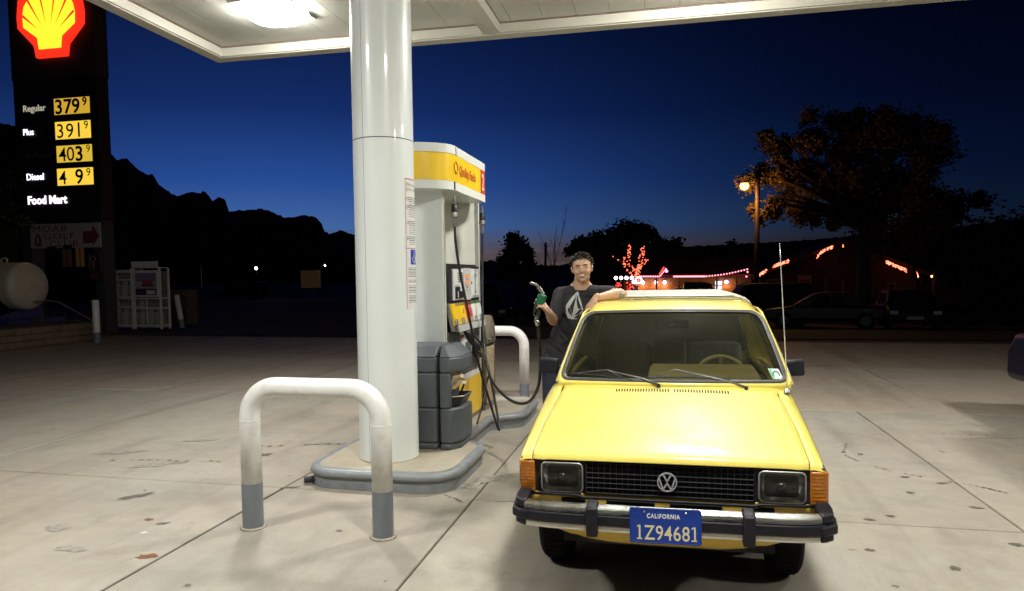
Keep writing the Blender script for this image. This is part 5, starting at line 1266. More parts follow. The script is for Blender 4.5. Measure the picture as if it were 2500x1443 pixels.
# big tree lit by the street lamp, and the dark mass to its right
ty = 34.5; tb = gz(0, ty)
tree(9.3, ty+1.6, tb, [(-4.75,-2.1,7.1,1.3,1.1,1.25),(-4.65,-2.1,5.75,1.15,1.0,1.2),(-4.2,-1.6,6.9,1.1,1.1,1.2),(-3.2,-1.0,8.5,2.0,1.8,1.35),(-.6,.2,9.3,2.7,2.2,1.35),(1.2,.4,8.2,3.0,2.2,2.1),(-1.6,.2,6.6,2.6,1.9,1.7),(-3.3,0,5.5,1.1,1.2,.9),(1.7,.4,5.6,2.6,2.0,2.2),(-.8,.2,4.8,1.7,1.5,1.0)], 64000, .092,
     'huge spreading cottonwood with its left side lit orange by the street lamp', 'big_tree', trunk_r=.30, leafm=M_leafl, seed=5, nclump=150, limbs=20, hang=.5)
tree(15.2, ty+6, -1.4, [(0,0,5.6,2.6,2.2,1.9),(.5,0,3.6,3.0,2.4,2.0)], 4200, .15, 'black tree mass right of the big cottonwood', group=G, seed=61, nclump=50)
tree(19.5, ty+5, -1.4, [(0,0,4.6,3.4,2.2,2.2),(-.5,0,2.4,3.4,2.4,1.9)], 4200, .16, 'black tree at the far right edge of the picture', group=G, seed=62, nclump=50)
tree(24.0, ty+5, -1.4, [(0,0,4.8,3.4,2.2,2.2),(-.5,0,2.4,3.4,2.4,1.9)], 2500, .2, 'black tree beyond the right edge', group=G, seed=63, nclump=40)
# leafy tree behind the gas tank, left edge
tree(-20.2, 18.2, .4, [(0,0,4.3,1.3,1.2,1.5),(-.4,0,2.7,1.4,1.2,1.4),(.5,0,2.9,.9,.9,1.2)], 9000, .075, 'dim leafy green tree behind the gas tank at the left edge', seed=70, nclump=70, leafm=mat('leaf green dim', (.035,.05,.015), .8, noise=.4))
# weeds and bushes on the bed
wd = MB(); rw = random.Random(8)
for _ in range(420):
    x = rw.uniform(-18.5,-15.6); y = rw.uniform(14.8,16.1) if rw.random() < .5 else rw.uniform(16.3,17.5); z0 = .45 if y < 16.15 else 0
    h = rw.uniform(.15,.6); dx, dy = rw.uniform(-.15,.15), rw.uniform(-.15,.15)
    wd.add([(x-.008,y,z0),(x+.008,y,z0),(x+dx,y+dy,z0+h)], [(0,1,2)])
stuff(tag(wd.build('dry_grass', mat('dry grass', (.14,.105,.055), .9), recalc=False), 'dry weeds growing on the raised bed between tank and pylon', 'grass'))

# ------------------------------------------------------------------ poles and lamps
up_ = thing('utility_pole', 'thin dark utility pole against the pink horizon', 'utility pole', (-11.6, 69, -1.6))
MB().tube([(0,0,0),(.1,0,6.5)], [.16,.11], 8).build('pole', M_bark, up_); MB().box(-.1,.5,-.04,.04,6.1,6.16).build('crossarm', M_bark, up_)
sl = thing('street_lamp', 'glowing orange street lamp on a tall brown pole in front of the big tree', 'street lamp', (4.10, 33.0, gz(0,33)))
MB().tube([(0,0,0),(.0,0,7.0)], [.13,.09], 10).build('pole', mat('lamp pole',(.035,.02,.016),.7), sl, smooth=True)
MB().tube([(0,0,6.35),(-.28,-.1,6.5),(-.52,-.15,6.44)], .035, 8).build('arm', mat('lamp pole',(.035,.02,.016),.7), sl, smooth=True)
MB().lathe([(.05,.16),(.12,.10),(.17,.02),(.17,0)], 14, (-.58,-.15,6.30)).build('lamp_shade', M_steel, sl, smooth=True)
MB().sphere((-.58,-.15,6.24), (.20,.20,.18), 14, 10).build('bulb', glow('sodium', (1.0,.50,.14), 5), sl, smooth=True)
ld = bpy.data.lights.new('sodium_glow', 'POINT'); ld.energy = 360; ld.color = (1.0,.42,.10); ld.shadow_soft_size = .2
lo = bpy.data.objects.new('sodium_glow', ld); COL.objects.link(lo); lo.parent = sl; lo.location = (-.58,-.22,6.02)
for (x,z,y,c,s_,r_,lab_) in ((-38.0,2.55,60,(1.0,.72,.55),22,.13,'pinkish glowing yard lamp far off under the hills'),(-30.85,2.72,60,(1.0,.85,.75),14,.075,'small white yard lamp far off beside the column')):
    t = thing('yard_lamp', lab_, 'lamp', (x, y, gz(-20,60)), 0, 'far yard lamps'); h = z-gz(-20,60)
    MB().tube([(0,0,0),(0,0,h)], .05, 6).build('pole', M_bark, t); MB().sphere((0,-.05,h), r_, 10, 8).build('bulb', glow('yard glow %s'%s_, c, s_), t, smooth=True)
wp = tag(MB().tube([(-44,60,.7),(-44,60,2.85)], .06, 6).build('marker_post', mat('post pale',(.75,.75,.72),.5,emit=(.8,.8,.75),estr=0.0)), 'thin white post far off under the hills', 'post')

# ------------------------------------------------------------------ motel with string lights
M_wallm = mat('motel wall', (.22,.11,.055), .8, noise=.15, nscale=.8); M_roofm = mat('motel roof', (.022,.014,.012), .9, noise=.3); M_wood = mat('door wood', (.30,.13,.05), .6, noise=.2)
M_win = mat('dark window', (.012,.012,.015), .15)
mg = gz(0,43)
mo = thing('motel', 'long low motel with lit doors under a string lit eave', 'building', (1.8, 43.2, mg))
H = 2.72
MB().box(-4.2,3.3,0,5,0,H).build('wall', M_wallm, mo)
MB().hexa([(-4.6,-1.0,H),(3.8,-1.0,H),(3.8,5.4,H),(-4.6,5.4,H),(-3.9,2.0,H+1.1),(3.4,2.0,H+1.1),(3.4,2.6,H+1.1),(-3.9,2.6,H+1.1)]).build('roof', M_roofm, mo)
MB().box(-4.6,3.8,-1.03,-1.0,H-.16,H+.02).build('eave_board', mat('eave',(.20,.09,.06),.7), mo)
for x in (-3.5,-2.2,-.9,.35,1.25,2.35): MB().box(x-.05,x+.05,-.95,-.85,0,H).build('porch_post', mat('porch post',(.16,.08,.05),.7), mo)
for i,x in enumerate((-2.9,-1.5,-.2,.75,1.9)):
    d = MB().box(x-.45,x+.45,-.05,.0,0,2.1).build('door', M_wood, mo, bevel=.01); MB().box(x+.33,x+.38,-.09,-.05,.95,1.02).build('handle', M_steel, d)
for x in (-3.6,-.85,1.32):
    w_ = MB().box(x-.22,x+.22,-.045,0,1.0,2.0).build('window_frame', M_stick, mo, bevel=.01); MB().box(x-.19,x+.19,-.052,-.046,1.03,1.97).build('pane', M_win, w_)
ws_ = MB().box(1.22,1.60,-.062,-.02,1.45,2.35).build('lit_window', glow('window light', (.80,.90,1.0), 1.6), mo)
for z in (1.62,1.80,2.05): MB().box(1.22,1.60,-.070,-.063,z,z+.05).build('window_bar', M_pyd, ws_)
def wall_lamp(x, z, c, s_, pr, lab_, y=-.12, W_=18):
    t = thing('wall_lamp', lab_, 'lamp', (1.8+x, 43.2+y, mg+z), 0, 'violet white lamps along the motel wall')
    MB().sphere((0,0,0), pr, 12, 8).build('bulb', glow('violet %s'%s_, c, s_), t, smooth=True); MB().box(-.05,.05,.03,.11,.03,.10).build('bracket', M_steel, t)
    l = bpy.data.lights.new('lamp_spill', 'POINT'); l.energy = W_; l.color = (1.0,.50,.20); l.shadow_soft_size = .1
    o = bpy.data.objects.new('lamp_spill', l); COL.objects.link(o); o.parent = t; o.location = (0,-.22,-.16)
for x, s_, lab_ in ((-3.02,10,'violet white wall lamp nearest the lit tree trunk'),(-2.24,10,'violet white wall lamp at the second motel door'),(-1.72,10,'violet white wall lamp left of the dark pickup roof'),(1.85,9,'violet white wall lamp right of the lit blue window')):
    wall_lamp(x, 2.30, (.86,.70,1.0), s_, .10, lab_)
for x, lab_ in ((.98,'warm dim wall lamp on the motel between the orange doors'),(.1,'warm dim wall lamp above the dark pickup cab')):
    wall_lamp(x, 1.75, (1.0,.35,.12), 2.0, .07, lab_, W_=14)
# second building: wide gabled front
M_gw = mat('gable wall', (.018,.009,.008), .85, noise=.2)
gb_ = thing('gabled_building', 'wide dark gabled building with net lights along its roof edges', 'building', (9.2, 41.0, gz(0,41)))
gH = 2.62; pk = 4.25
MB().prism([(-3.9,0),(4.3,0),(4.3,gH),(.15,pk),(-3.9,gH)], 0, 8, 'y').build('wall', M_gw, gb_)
MB().prism([(-4.5,gH-.28),(-4.5,gH-.14),(.15,pk+.18),(4.9,gH-.14),(4.9,gH-.28),(.15,pk+.02)][::-1], -.7, 8.3, 'y').build('roof', M_roofm, gb_)
dr = MB().box(-1.95,-1.25,-.06,0,0,2.55).build('door_frame', mat('pale frame',(.17,.13,.10),.7), gb_); MB().box(-1.86,-1.34,-.08,-.061,.05,2.35).build('door', mat('red door',(.14,.04,.03),.6), dr)
for x0,x1,z0,z1 in ((-3.6,-2.7,1.1,2.35),(-.55,-.40,1.2,2.4),(.3,.42,1.1,2.35),(2.6,3.0,1.2,2.1)):
    w_ = MB().box(x0,x1,-.05,0,z0,z1).build('window_frame', mat('dim frame',(.12,.075,.05),.7), gb_); MB().box(x0+.05,x1-.05,-.058,-.051,z0+.05,z1-.05).build('pane', M_win, w_)
wp_ = thing('side_porch', 'small lit porch corner at the right end of the gabled building', 'porch', (13.35, 40.6, gz(0,41)))
MB().box(-.55,.5,-.5,.5,2.75,2.85).build('porch_roof', M_roofm, wp_); 
for x in (-.45,.42): MB().box(x-.04,x+.04,-.45,-.37,0,2.75).build('porch_post', M_wood, wp_)
MB().sphere((-.32,-.3,2.45), .06, 8, 6).build('bulb', glow('porch warm',(1.0,.55,.2),7), wp_); MB().sphere((.36,-.3,2.45), .05, 8, 6).build('bulb', glow('porch warm',(1.0,.55,.2),7), wp_)
bwall = thing('block_fence', 'dim tan wall right of the gabled building', 'wall', (14.9, 42.3, gz(0,42)))
for i in range(8):
    for j in range(5): MB().box(-1.3+i*.42+(.2*(j%2)),-1.3+i*.42+.40+(.2*(j%2)),0,.2,j*.48+.005,j*.48+.47).build('block', mat('fence tan',(.12,.085,.05),.85,noise=.2), bwall)

# string lights: bulb by bulb
GL = {}
def bulb_mesh(r, m_, key):
    if key not in GL: GL[key] = MB().sphere((0,0,0), r, 6, 4).mesh('bulb', m_, smooth=True)
    return GL[key]
M_red = glow('red bulb', (1.0,.06,.03), 2.5); M_pink = glow('pink bulb', (1.0,.26,.34), 3.6); M_or = glow('orange bulb', (1.0,.13,.06), 4.2); M_wb = glow('white globe', (.92,.80,1.0), 9.0)
def bulbs(t, pts, r, m_, key, wire=True):
    me = bulb_mesh(r, m_, key); loc = t.location
    for i, p in enumerate(pts):
        o = bpy.data.objects.new('bulb', me); COL.objects.link(o); o.parent = t; o.location = Vector(p)-loc
    if wire: MB().tube([Vector(p)-loc+Vector((0,0,r*.8)) for p in pts], .008, 4).build('wire', M_blk, t)
def seg(a, b_, n): return [tuple(Vector(a).lerp(Vector(b_), i/(n-1))) for i in range(n)]
def sag(a, b_, n, s_): return [(lambda p, k: (p.x, p.y, p.z-s_*math.sin(PI*k)))(Vector(a).lerp(Vector(b_), i/(n-1)), i/(n-1)) for i in range(n)]
t = thing('string_lights', 'short pink bulb string on the eave beside the lit tree, turning up at its end', 'string lights', (-1.2, 42, 1.5), 0, 'strings of pink and red bulbs')
bulbs(t, seg((-1.35,42,1.50),(-.25,42,1.49),12)+seg((-.16,42,1.55),(.14,42,1.93),5), .045, M_pink, 'p')
t = thing('string_lights', 'dim red bulbs doubled behind the upturned end of the short pink string', 'string lights', (-.2, 42.4, 1.6), 0, 'strings of pink and red bulbs')
bulbs(t, seg((-.27,42.4,1.56),(.02,42.4,2.02),7), .045, M_red, 'r')
t = thing('string_lights', 'long pink bulb string along the motel eave, rising to the right', 'string lights', (2.0, 42, 1.5), 0, 'strings of pink and red bulbs')
bulbs(t, seg((.60,42,1.48),(2.35,42,1.47),26)+sag((2.45,42,1.475),(4.70,42,1.86),15,.06), .045, M_pink, 'p')
t = thing('string_lights', 'two bulbs left of the lamp pole at the end of the motel', 'string lights', (4.8, 42, 1.4), 0, 'strings of pink and red bulbs')
bulbs(t, [(4.72,42,1.70),(4.66,42,1.44),(4.98,42,1.43),(5.02,42,1.34)], .05, M_pink, 'p2', False)
t = thing('globe_lamp', 'pink purple globe hanging at the upturned end of the string', 'lamp', (.18,42,1.80)); MB().sphere((0,0,0), .085, 12, 8).build('globe', glow('magenta globe',(1.0,.22,.75),4.0), t, smooth=True); MB().tube([(0,0,.08),(0,0,.16)],.01,4).build('cord', M_blk, t)
rn = random.Random(12)
def net(a, b_, n, w, lab_, m_=None, curve=0):
    t = thing('net_lights', lab_, 'net lights', tuple(Vector(a)), 0, 'net lights on the roof edges')
    pts = []
    for i in range(n):
        k = rn.random(); p = Vector(a).lerp(Vector(b_), k); p.z += rn.uniform(-w,w)*.5 - curve*(2*k-1)**2*(k < .4); p.y += rn.uniform(-.05,.05); pts.append(tuple(p))
    bulbs(t, pts, .026, m_ or glow('net bulb',(1.0,.17,.09),5.0), 'n', False)
    MB().tube([Vector(a)-Vector(a), Vector(b_)-Vector(a)], .01, 4).build('wire', M_blk, t)
net((4.95,40,1.42),(5.48,40,1.78),60,.16,'net lights at the left foot of the gabled roof edge')
net((5.80,40,1.98),(6.62,40,2.28),80,.16,'net lights crossing behind the truck aerial')
net((7.97,40,2.62),(8.80,40,2.98),70,.14,'net lights near the gable peak','' and None,.25)
net((9.30,40,3.03),(9.40,40,3.03),5,.12,'tiny cluster of red bulbs right of the gable peak')
net((11.42,40,2.16),(12.42,40,1.68),95,.16,'net lights sloping down the right roof edge')
net((12.72,40,1.72),(12.95,40,1.40),34,.34,'net lights round the porch corner right of the leaning pole')
lp = tag(MB().tube([(12.55,39.5,1.9),(12.75,39.5,1.0),(13.1,39.5,-.9)], [.11,.12,.15], 8).build('leaning_pole', M_bark, smooth=True), 'dark leaning pole before the right end of the gabled building', 'pole')

# light wrapped tree
lt = thing('wrapped_tree', 'leafless young tree wrapped in glowing red lights before the motel', 'tree', (-1.35, 36, gz(0,36)))
L0 = lt.location.copy()
def wpath(pts): return [Vector(p)-L0 for p in pts]
br = {'trunk': [(-1.30,36,gz(0,36)),(-1.34,36,.3),(-1.36,36,1.0),(-1.33,36,1.55)], 'b1': [(-1.33,36,1.5),(-1.45,36,1.85),(-1.74,36,2.25),(-1.70,36,2.75),(-1.66,36,3.15)],
      'b2': [(-1.33,36,1.5),(-1.22,36,1.95),(-1.12,36,2.45),(-.97,36,3.07)], 'b3': [(-1.20,36,1.95),(-1.0,36,2.1),(-.76,36,2.46)], 'b4': [(-1.36,36,1.45),(-1.83,36.2,1.85),(-1.95,36,2.15),(-2.28,36,2.38),(-2.72,36,2.66)], 'b5': [(-1.95,36,2.1),(-1.93,36,2.5)]}
for k_, P in br.items():
    r0 = {'trunk': .16, 'b1': .07, 'b2': .08, 'b3': .05, 'b4': .045, 'b5': .03}[k_]
    MB().tube(wpath(P), [r0*(1-.5*i/(len(P)-1)) for i in range(len(P))], 7).build('trunk' if k_ == 'trunk' else 'branch', M_bark, lt, smooth=True)
tl = thing('tree_lights', 'red bulbs wound round the bare tree trunk and branches', 'string lights', tuple(L0))
pts = []
for k_, n in (('trunk',88),('b1',44),('b2',62),('b3',18),('b4',26),('b5',7)):
    P = [Vector(p) for p in br[k_]]
    for i in range(n):
        t_ = rn.random()*(len(P)-1); a = min(int(t_), len(P)-2); p = P[a].lerp(P[a+1], t_-a); r0 = {'trunk':.21,'b1':.09,'b2':.12,'b3':.09,'b4':.07,'b5':.05}[k_]
        if k_ == 'trunk' and p.z < -.3: continue
        if k_ == 'b4' and p.z > 2.2 and rn.random() < .45: continue
        pts.append((p.x+rn.uniform(-r0,r0), p.y-.08, p.z+rn.uniform(-.04,.04)))
bulbs(tl, pts, .024, M_or, 'o', False)
for (x, dx, lab_) in ((-2.18,.26,'red wrapped gate post with twin white globes, left one by the elbow'),(-1.66+.0,.26,'red wrapped gate post with twin white globes, right one before the tree')):
    t = thing('gate_post', lab_, 'lamp post', (x, 35, gz(0,35)), 0, 'gate posts with white globes'); zb = gz(0,35)
    MB().tube([(0,0,0),(0,0,1.25-zb)], .11, 8).build('post', M_bark, t)
    me = bulb_mesh(.028, glow('deep red bulb',(1.0,.045,.03),3.0), 'd')
    for i in range(46):
        o = bpy.data.objects.new('bulb', me); COL.objects.link(o); o.parent = t; o.location = (rn.uniform(-.13,.13), -.12, rn.uniform(.3,1.22)-zb)
    for s_ in (-1,1):
        MB().tube([(0,0,1.2-zb),(s_*dx*.4,0,1.24-zb),(s_*dx*.5,0,1.36-zb)], .02, 6).build('arm', M_steel, t); MB().sphere((s_*dx*.5,0,1.46-zb), .085, 12, 8).build('globe', M_wb, t, smooth=True)
ring = thing('light_ring', 'violet glowing ring hanging on the lit tree trunk', 'lamp', (-1.22, 35.8, 1.33))
MB().tube([(.15*math.cos(2*PI*i/20),0,.15*math.sin(2*PI*i/20)) for i in range(20)], .035, 6, closed=True).build('tube', glow('violet ring',(.80,.55,1.0),5.0), ring, smooth=True); MB().sphere((-.24,0,-.08), .09, 10, 8).build('globe', M_wb, ring, smooth=True)

# ------------------------------------------------------------------ parked vehicles
M_cpk = [mat('car black', (.003,.003,.004), .45, spec=.15), mat('car dark blue', (.004,.005,.014), .4, spec=.25), mat('car dark grey', (.005,.005,.006), .45, spec=.15)]
M_cgl = mat('car glass', (.008,.009,.010), .08)
def vehicle(x, y, rot, kind, mm, label, z=None, L_=4.6, W_=1.8, H_=1.45, cat='car'):
    t = thing('parked_car' if cat == 'car' else 'parked_'+cat.replace(' ', '_'), label, cat, (x, y, gz(0 if x > -10 else -20, y) if z is None else z), rot, 'dark cars parked beyond the forecourt')
    h = L_/2; w = W_/2
    if kind == 'pickup': low = [(-h,.45),(-h,1.0),(-.35,1.02),(1.0,1.05),(h-.1,.98),(h,.80),(h,.40)]; cab = [(-.35,1.0),(-.25,H_-.02),(-.1,H_),(.65,H_),(.85,H_-.06),(1.35,1.04)]
    elif kind == 'suv': low = [(-h,.40),(-h,1.02),(1.0,1.05),(h-.2,.95),(h,.75),(h,.38)]; cab = [(-h+.05,1.0),(-h+.2,H_-.05),(-h+.4,H_),(.45,H_),(.7,H_-.08),(1.25,1.04)]
    else: low = [(-h,.38),(-h,.82),(-h+.5,.92),(1.0,.92),(h-.2,.76),(h,.62),(h,.34)]; cab = [(-h+.7,.90),(-h+1.3,H_-.04),(-h+1.6,H_),(.1,H_),(.4,H_-.06),(1.15,.91)]
    MB().prism(low[::-1], -w, w, 'x').build('body', mm, t, bevel=.09, seg=3).rotation_euler = (0,0,0)
    c = MB(); n = len(cab); vs = [(-w+.06+(0 if z_ < 1.1 else .14), y_, z_) for y_, z_ in cab]+[(w-.06-(0 if z_ < 1.1 else .14), y_, z_) for y_, z_ in cab]
    c.add(vs, [tuple(range(n)), tuple(range(n,2*n))[::-1]]+[(i,i+n,(i+1)%n+n,(i+1)%n) for i in range(n)]).build('cabin', mm, t, bevel=.05, seg=3)
    ya, yb_ = cab[1][0]+.25, cab[-2][0]-.12
    for s_ in (-1,1):
        xx = w-.185
        nw = 3 if kind == 'suv' else 2
        for k_ in range(nw):
            a = ya+(yb_-ya)*k_/nw+.04; b2 = ya+(yb_-ya)*(k_+1)/nw-.04
            MB().hexa([(s_*(w-.075),a-.0,1.05 if kind != 'car' else .95),(s_*(w-.055),a,1.05 if kind != 'car' else .95),(s_*(w-.055),b2+.2*(k_ == nw-1),1.05 if kind != 'car' else .95),(s_*(w-.075),b2+.2*(k_ == nw-1),1.05 if kind != 'car' else .95),
                       (s_*(xx),a,H_-.14),(s_*(xx+.02),a,H_-.14),(s_*(xx+.02),b2,H_-.14),(s_*(xx),b2,H_-.14)]).build('window', M_cgl, t)
        for yw in (-h+.85, h-.85):
            wh = MB().lathe([(.20,-.10),(.33,-.10),(.35,-.06),(.35,.06),(.33,.10),(.20,.10)], 20, axis='x', cap=True).build('wheel', M_tyre, t, smooth=True, auto=40); wh.location = (s_*(w-.10), yw, .35)
            MB().cyl(.19,-.105,.105,14,axis='x').build('rim', mat('dark rim', (.03,.03,.032), .5, metal=.4), wh)
        MB().box(min(s_*(w-.35),s_*(w-.08)), max(s_*(w-.35),s_*(w-.08)), h-.05, h+.012, .66,.80).build('headlight', mat('car lens',(.35,.35,.35),.15), t, bevel=.02)
        MB().box(min(s_*(w-.28),s_*(w-.06)), max(s_*(w-.28),s_*(w-.06)), -h-.012, -h+.05, .72,.92).build('tail_light', mat('tail lens',(.20,.01,.01),.15), t, bevel=.02)
        MB().box(min(s_*w,s_*(w+.18)), max(s_*w,s_*(w+.18)), 1.0, 1.12, 1.0,1.16).build('side_mirror', mm, t, bevel=.03)
    MB().box(-.26,.26,h+.0,h+.02,.48,.60).build('number_plate', mat('dim plate',(.16,.16,.16),.4), t)
    return t
vehicle(1.15, 32.0, R(-90), 'pickup', M_cpk[0], 'black pickup truck side on before the motel doors', L_=5.4, H_=1.98, cat='pickup', z=gz(0,32)-.03)
vehicle(3.9, 31.0, R(96), 'suv', M_cpk[0], 'black off roader with rounded roof beside the lamp pole', L_=4.4, H_=1.86, cat='off roader', z=gz(0,31)-.02)
vehicle(6.2, 29.6, R(80), 'car', M_cpk[1], 'dark blue saloon car right of the aerial', H_=1.42, z=gz(0,29.6))
vehicle(9.2, 29.5, R(170), 'suv', M_cpk[2], 'dark grey car facing us below the gabled building', H_=1.5, L_=4.4, z=gz(0,29.5))
vehicle(12.2, 30.0, R(100), 'car', M_cpk[0], 'black car near the right end of the parked row', H_=1.5, z=gz(0,30))
vehicle(-8.2, 31.0, R(200), 'suv', M_cpk[2], 'dark car showing beyond the right side of the fuel pump', H_=1.95, z=gz(0,31))
vehicle(-1.1-4.0, 33.0, R(90), 'car', M_cpk[0], 'black car low behind the man and the nozzle', H_=1.42, z=gz(0,33))
vehicle(-39.5, 60, R(90), 'suv', M_cpk[2], 'dim car far off below the pinkish yard lamp', H_=1.8, z=gz(-20,60)-.1)
# dark truck in the next lane at the right edge (its far corner shows)
v = vehicle(4.93, 6.55, R(0), 'suv', M_cpk[1], 'big dark blue vehicle in the next lane, only one corner in view', L_=5.3, W_=2.0, H_=1.95, z=.0, cat='off roader')
# far boxes
def shed(x0,x1,y,z0,z1,mm,lab_,nm,cat):
    t = thing(nm, lab_, cat, ((x0+x1)/2, y, z0)); w = (x1-x0)/2
    MB().box(-w,w,0,.5,.35,z1-z0).build('panel', mm, t, bevel=.03)
    for s_ in (-1,1): MB().box(s_*w*.8-.06,s_*w*.8+.06,.1,.2,0,.35).build('foot', M_pyd, t)
shed(-33.4,-31.6,60,.3,2.3,mat('far board glow',(.15,.11,.07),.7,emit=(.30,.16,.07),estr=.05),'dim tan board standing far off left of the column','notice_board','board')  # faint emission added so the unlit board stands out from the dark
fb = thing('small_house', 'dark house with two dim lit windows seen under the golf club board', 'building', (-60.6, 62, gz(-20,60)))
MB().box(-4,3,0,6,0,6.4).build('wall', M_roofm, fb); MB().hexa([(-4.5,-.5,6.4),(3.5,-.5,6.4),(3.5,6.5,6.4),(-4.5,6.5,6.4),(-3,3,8),(2,3,8),(2,3.1,8),(-3,3.1,8)]).build('roof', M_roofm, fb)
for x0, x1, e in ((-1.3,-.2,.006),(.35,1.35,.018)):
    w_ = MB().box(x0,x1,-.06,0,3.4,5.6).build('window', glow('dim window %s'%e,(1.0,.50,.20),e), fb)
    MB().box(x0+.5,x0+.56,-.09,-.061,3.4,5.6).build('window_bar', M_pyd, w_)
# ------------------------------------------------------------------ man leaning on the truck
M_skin = mat('skin', (.52,.315,.215), .48, noise=.06, nscale=14, bump=.08, bscale=120, sub=.12)
M_shirt = mat('charcoal tee', (.019,.019,.022), .92, noise=.12, nscale=120, bump=.35, bscale=9)
M_jean = mat('dark jeans', (.018,.024,.05), .85, noise=.25, nscale=40, bump=.4, bscale=14)
M_hair = mat('hair', (.026,.019,.014), .6, noise=.35, nscale=60, bump=.8, bscale=90)
man = thing('person', 'smiling man in charcoal tee with pale print, leaning on the truck roof', 'person', (-.93, 5.78, 0))
MO = man.location.copy()
def remesh(b_, name, mm, voxel, smooth_it=4, parent=man):
    b2 = MB(); b2.v = [v-MO for v in b_.v]; b2.f = b_.f; b2.mi = b_.mi
    o = b2.build(name, mm, parent, smooth=True)
    md = o.modifiers.new('r', 'REMESH'); md.mode = 'VOXEL'; md.voxel_size = voxel; md.use_smooth_shade = True
    if smooth_it:
        md = o.modifiers.new('s', 'SMOOTH'); md.factor = .5; md.iterations = smooth_it
    dg = bpy.context.evaluated_depsgraph_get(); me = bpy.data.meshes.new_from_object(o.evaluated_get(dg)); me.name = name
    o.modifiers.clear(); o.data = me; me.materials.clear(); me.materials.append(mm); me.shade_smooth()
    return o
V = Vector
def ellip(b_, c, r, rot=None, n=20, m=14): b_.sphere(c, r, n, m, rot)
# joints (world)
hip = V((-.825,5.76,.95)); waist = V((-.775,5.74,1.10)); chest = V((-.690,5.70,1.36)); nbase = V((-.655,5.67,1.545)); hc = V((-.642,5.625,1.694))
rsh = V((-.828,5.69,1.488)); lsh = V((-.482,5.64,1.497)); rel = V((-.858,5.50,1.282)); rwr = V((-.872,5.315,1.372))
lel = V((-.325,5.42,1.500)); lwr_ = V((-.500,5.27,1.470))
# hand builder
def hand(b_, w, a, n, s_, curls, thumb, sc=1.0, spread=.10):
    a = a.normalized(); n = (n-a*n.dot(a)).normalized(); s_ = (s_-a*s_.dot(a)-n*s_.dot(n)).normalized()
    for k_ in (-.028,-.010,.010,.028):
        b_.capsule(w+s_*k_*.6*sc, w+(a*.082+s_*k_*1.15)*sc, .0165*sc, .0125*sc, 10, 3)
    b_.capsule(w-a*.02*sc, w+a*.03*sc, .024*sc, .024*sc, 12, 3)
    for i, (k_, L_) in enumerate(((.034,.074),(.0115,.082),(-.0115,.077),(-.033,.060))):
        p = w+(a*.084+s_*k_)*sc; ang = 0; c = curls[i] if isinstance(curls, (list, tuple)) and not isinstance(curls[0], (int, float)) else curls
        d0 = (a+s_*spread*(k_/.034)).normalized()
        for j, f in enumerate((.46,.31,.23)):
            ang += c[j]; d = d0*math.cos(R(ang))+n*math.sin(R(ang)); q = p+d*L_*f*sc
            b_.capsule(p, q, (.0092-.0008*j)*sc, (.0084-.0008*j)*sc, 10, 3); p = q
    p = w+(a*.018+s_*.026+n*.004)*sc
    for j, (L_, r0, r1) in enumerate(((.040,.0150,.0115),(.034,.0110,.0095),(.026,.0095,.0080))):
        d = (a*thumb[j][0]+s_*thumb[j][1]+n*thumb[j][2]).normalized(); q = p+d*L_*sc; b_.capsule(p, q, r0*sc, r1*sc, 10, 3); p = q
body = MB()
# torso core under the shirt
ellip(body, hip+V((0,0,.02)), (.155,.105,.11)); ellip(body, waist, (.135,.09,.13)); ellip(body, chest+V((0,.01,0)), (.160,.10,.17))
body.capsule(hip+V((-.08,0,-.04)), hip+V((-.09,-.02,-.45)), .085, .055); body.capsule(hip+V((.08,0,-.04)), hip+V((.06,.03,-.45)), .085, .055)
body.capsule(hip+V((-.09,-.02,-.45)), V((-1.0,5.76,.08)), .055, .038); body.capsule(hip+V((.06,.03,-.45)), V((-.86,5.84,.08)), .055, .038)
body.capsule(V((-1.0,5.76,.05)), V((-1.03,5.60,.04)), .04, .035); body.capsule(V((-.86,5.84,.05)), V((-.85,5.67,.04)), .04, .035)
# neck, traps, shoulders, arms
body.capsule(nbase-V((0,-.01,.03)), hc+V((-.004,.022,-.070)), .070, .060, 18, 5)
body.capsule(nbase+V((-.10,.01,-.045)), nbase+V((-.02,.02,.045)), .04, .035, 14, 4); body.capsule(nbase+V((.10,.01,-.045)), nbase+V((.02,.02,.045)), .04, .035, 14, 4)
body.capsule(nbase+V((-.03,.01,-.02)), rsh+V((.03,0,.0)), .05, .045); body.capsule(nbase+V((.03,.01,-.02)), lsh+V((-.03,0,.0)), .05, .045)
def limb(p0, p1, prof_):
    for (t0, r0), (t1, r1) in zip(prof_, prof_[1:]): body.capsule(p0.lerp(p1, t0), p0.lerp(p1, t1), r0, r1, 16, 4)
limb(rsh, rel, [(0,.055),(.35,.050),(.7,.043),(1,.038)]); limb(lsh, lel, [(0,.055),(.35,.050),(.7,.043),(1,.040)])
limb(rel, rwr, [(0,.038),(.25,.043),(.6,.034),(1,.026)]); limb(lel, lwr_, [(0,.040),(.25,.045),(.6,.036),(1,.026)])
ellip(body, lel+V((.012,-.005,-.006)), (.040,.036,.036))
# left hand hanging over the roof edge, palm towards the truck
hand(body, lwr_, V((-.55,-.15,-.72)), V((.62,.35,-.62)), V((-.35,-.85,.25)), (16,22,14), ((.55,.5,.5),(.85,.15,.5),(.9,0,.4)), 1.0, .16)
# right hand round the nozzle grip
GA = V((-.905,5.262,1.405))
hand(body, rwr, V((-.38,-.60,.62)), V((-.80,.20,-.30)), V((.25,.55,.75)), [(30,62,48),(40,66,48),(46,66,48),(50,66,46)], ((.6,.5,.45),(.65,.1,.8),(.5,-.2,.95)), 1.02, .05)
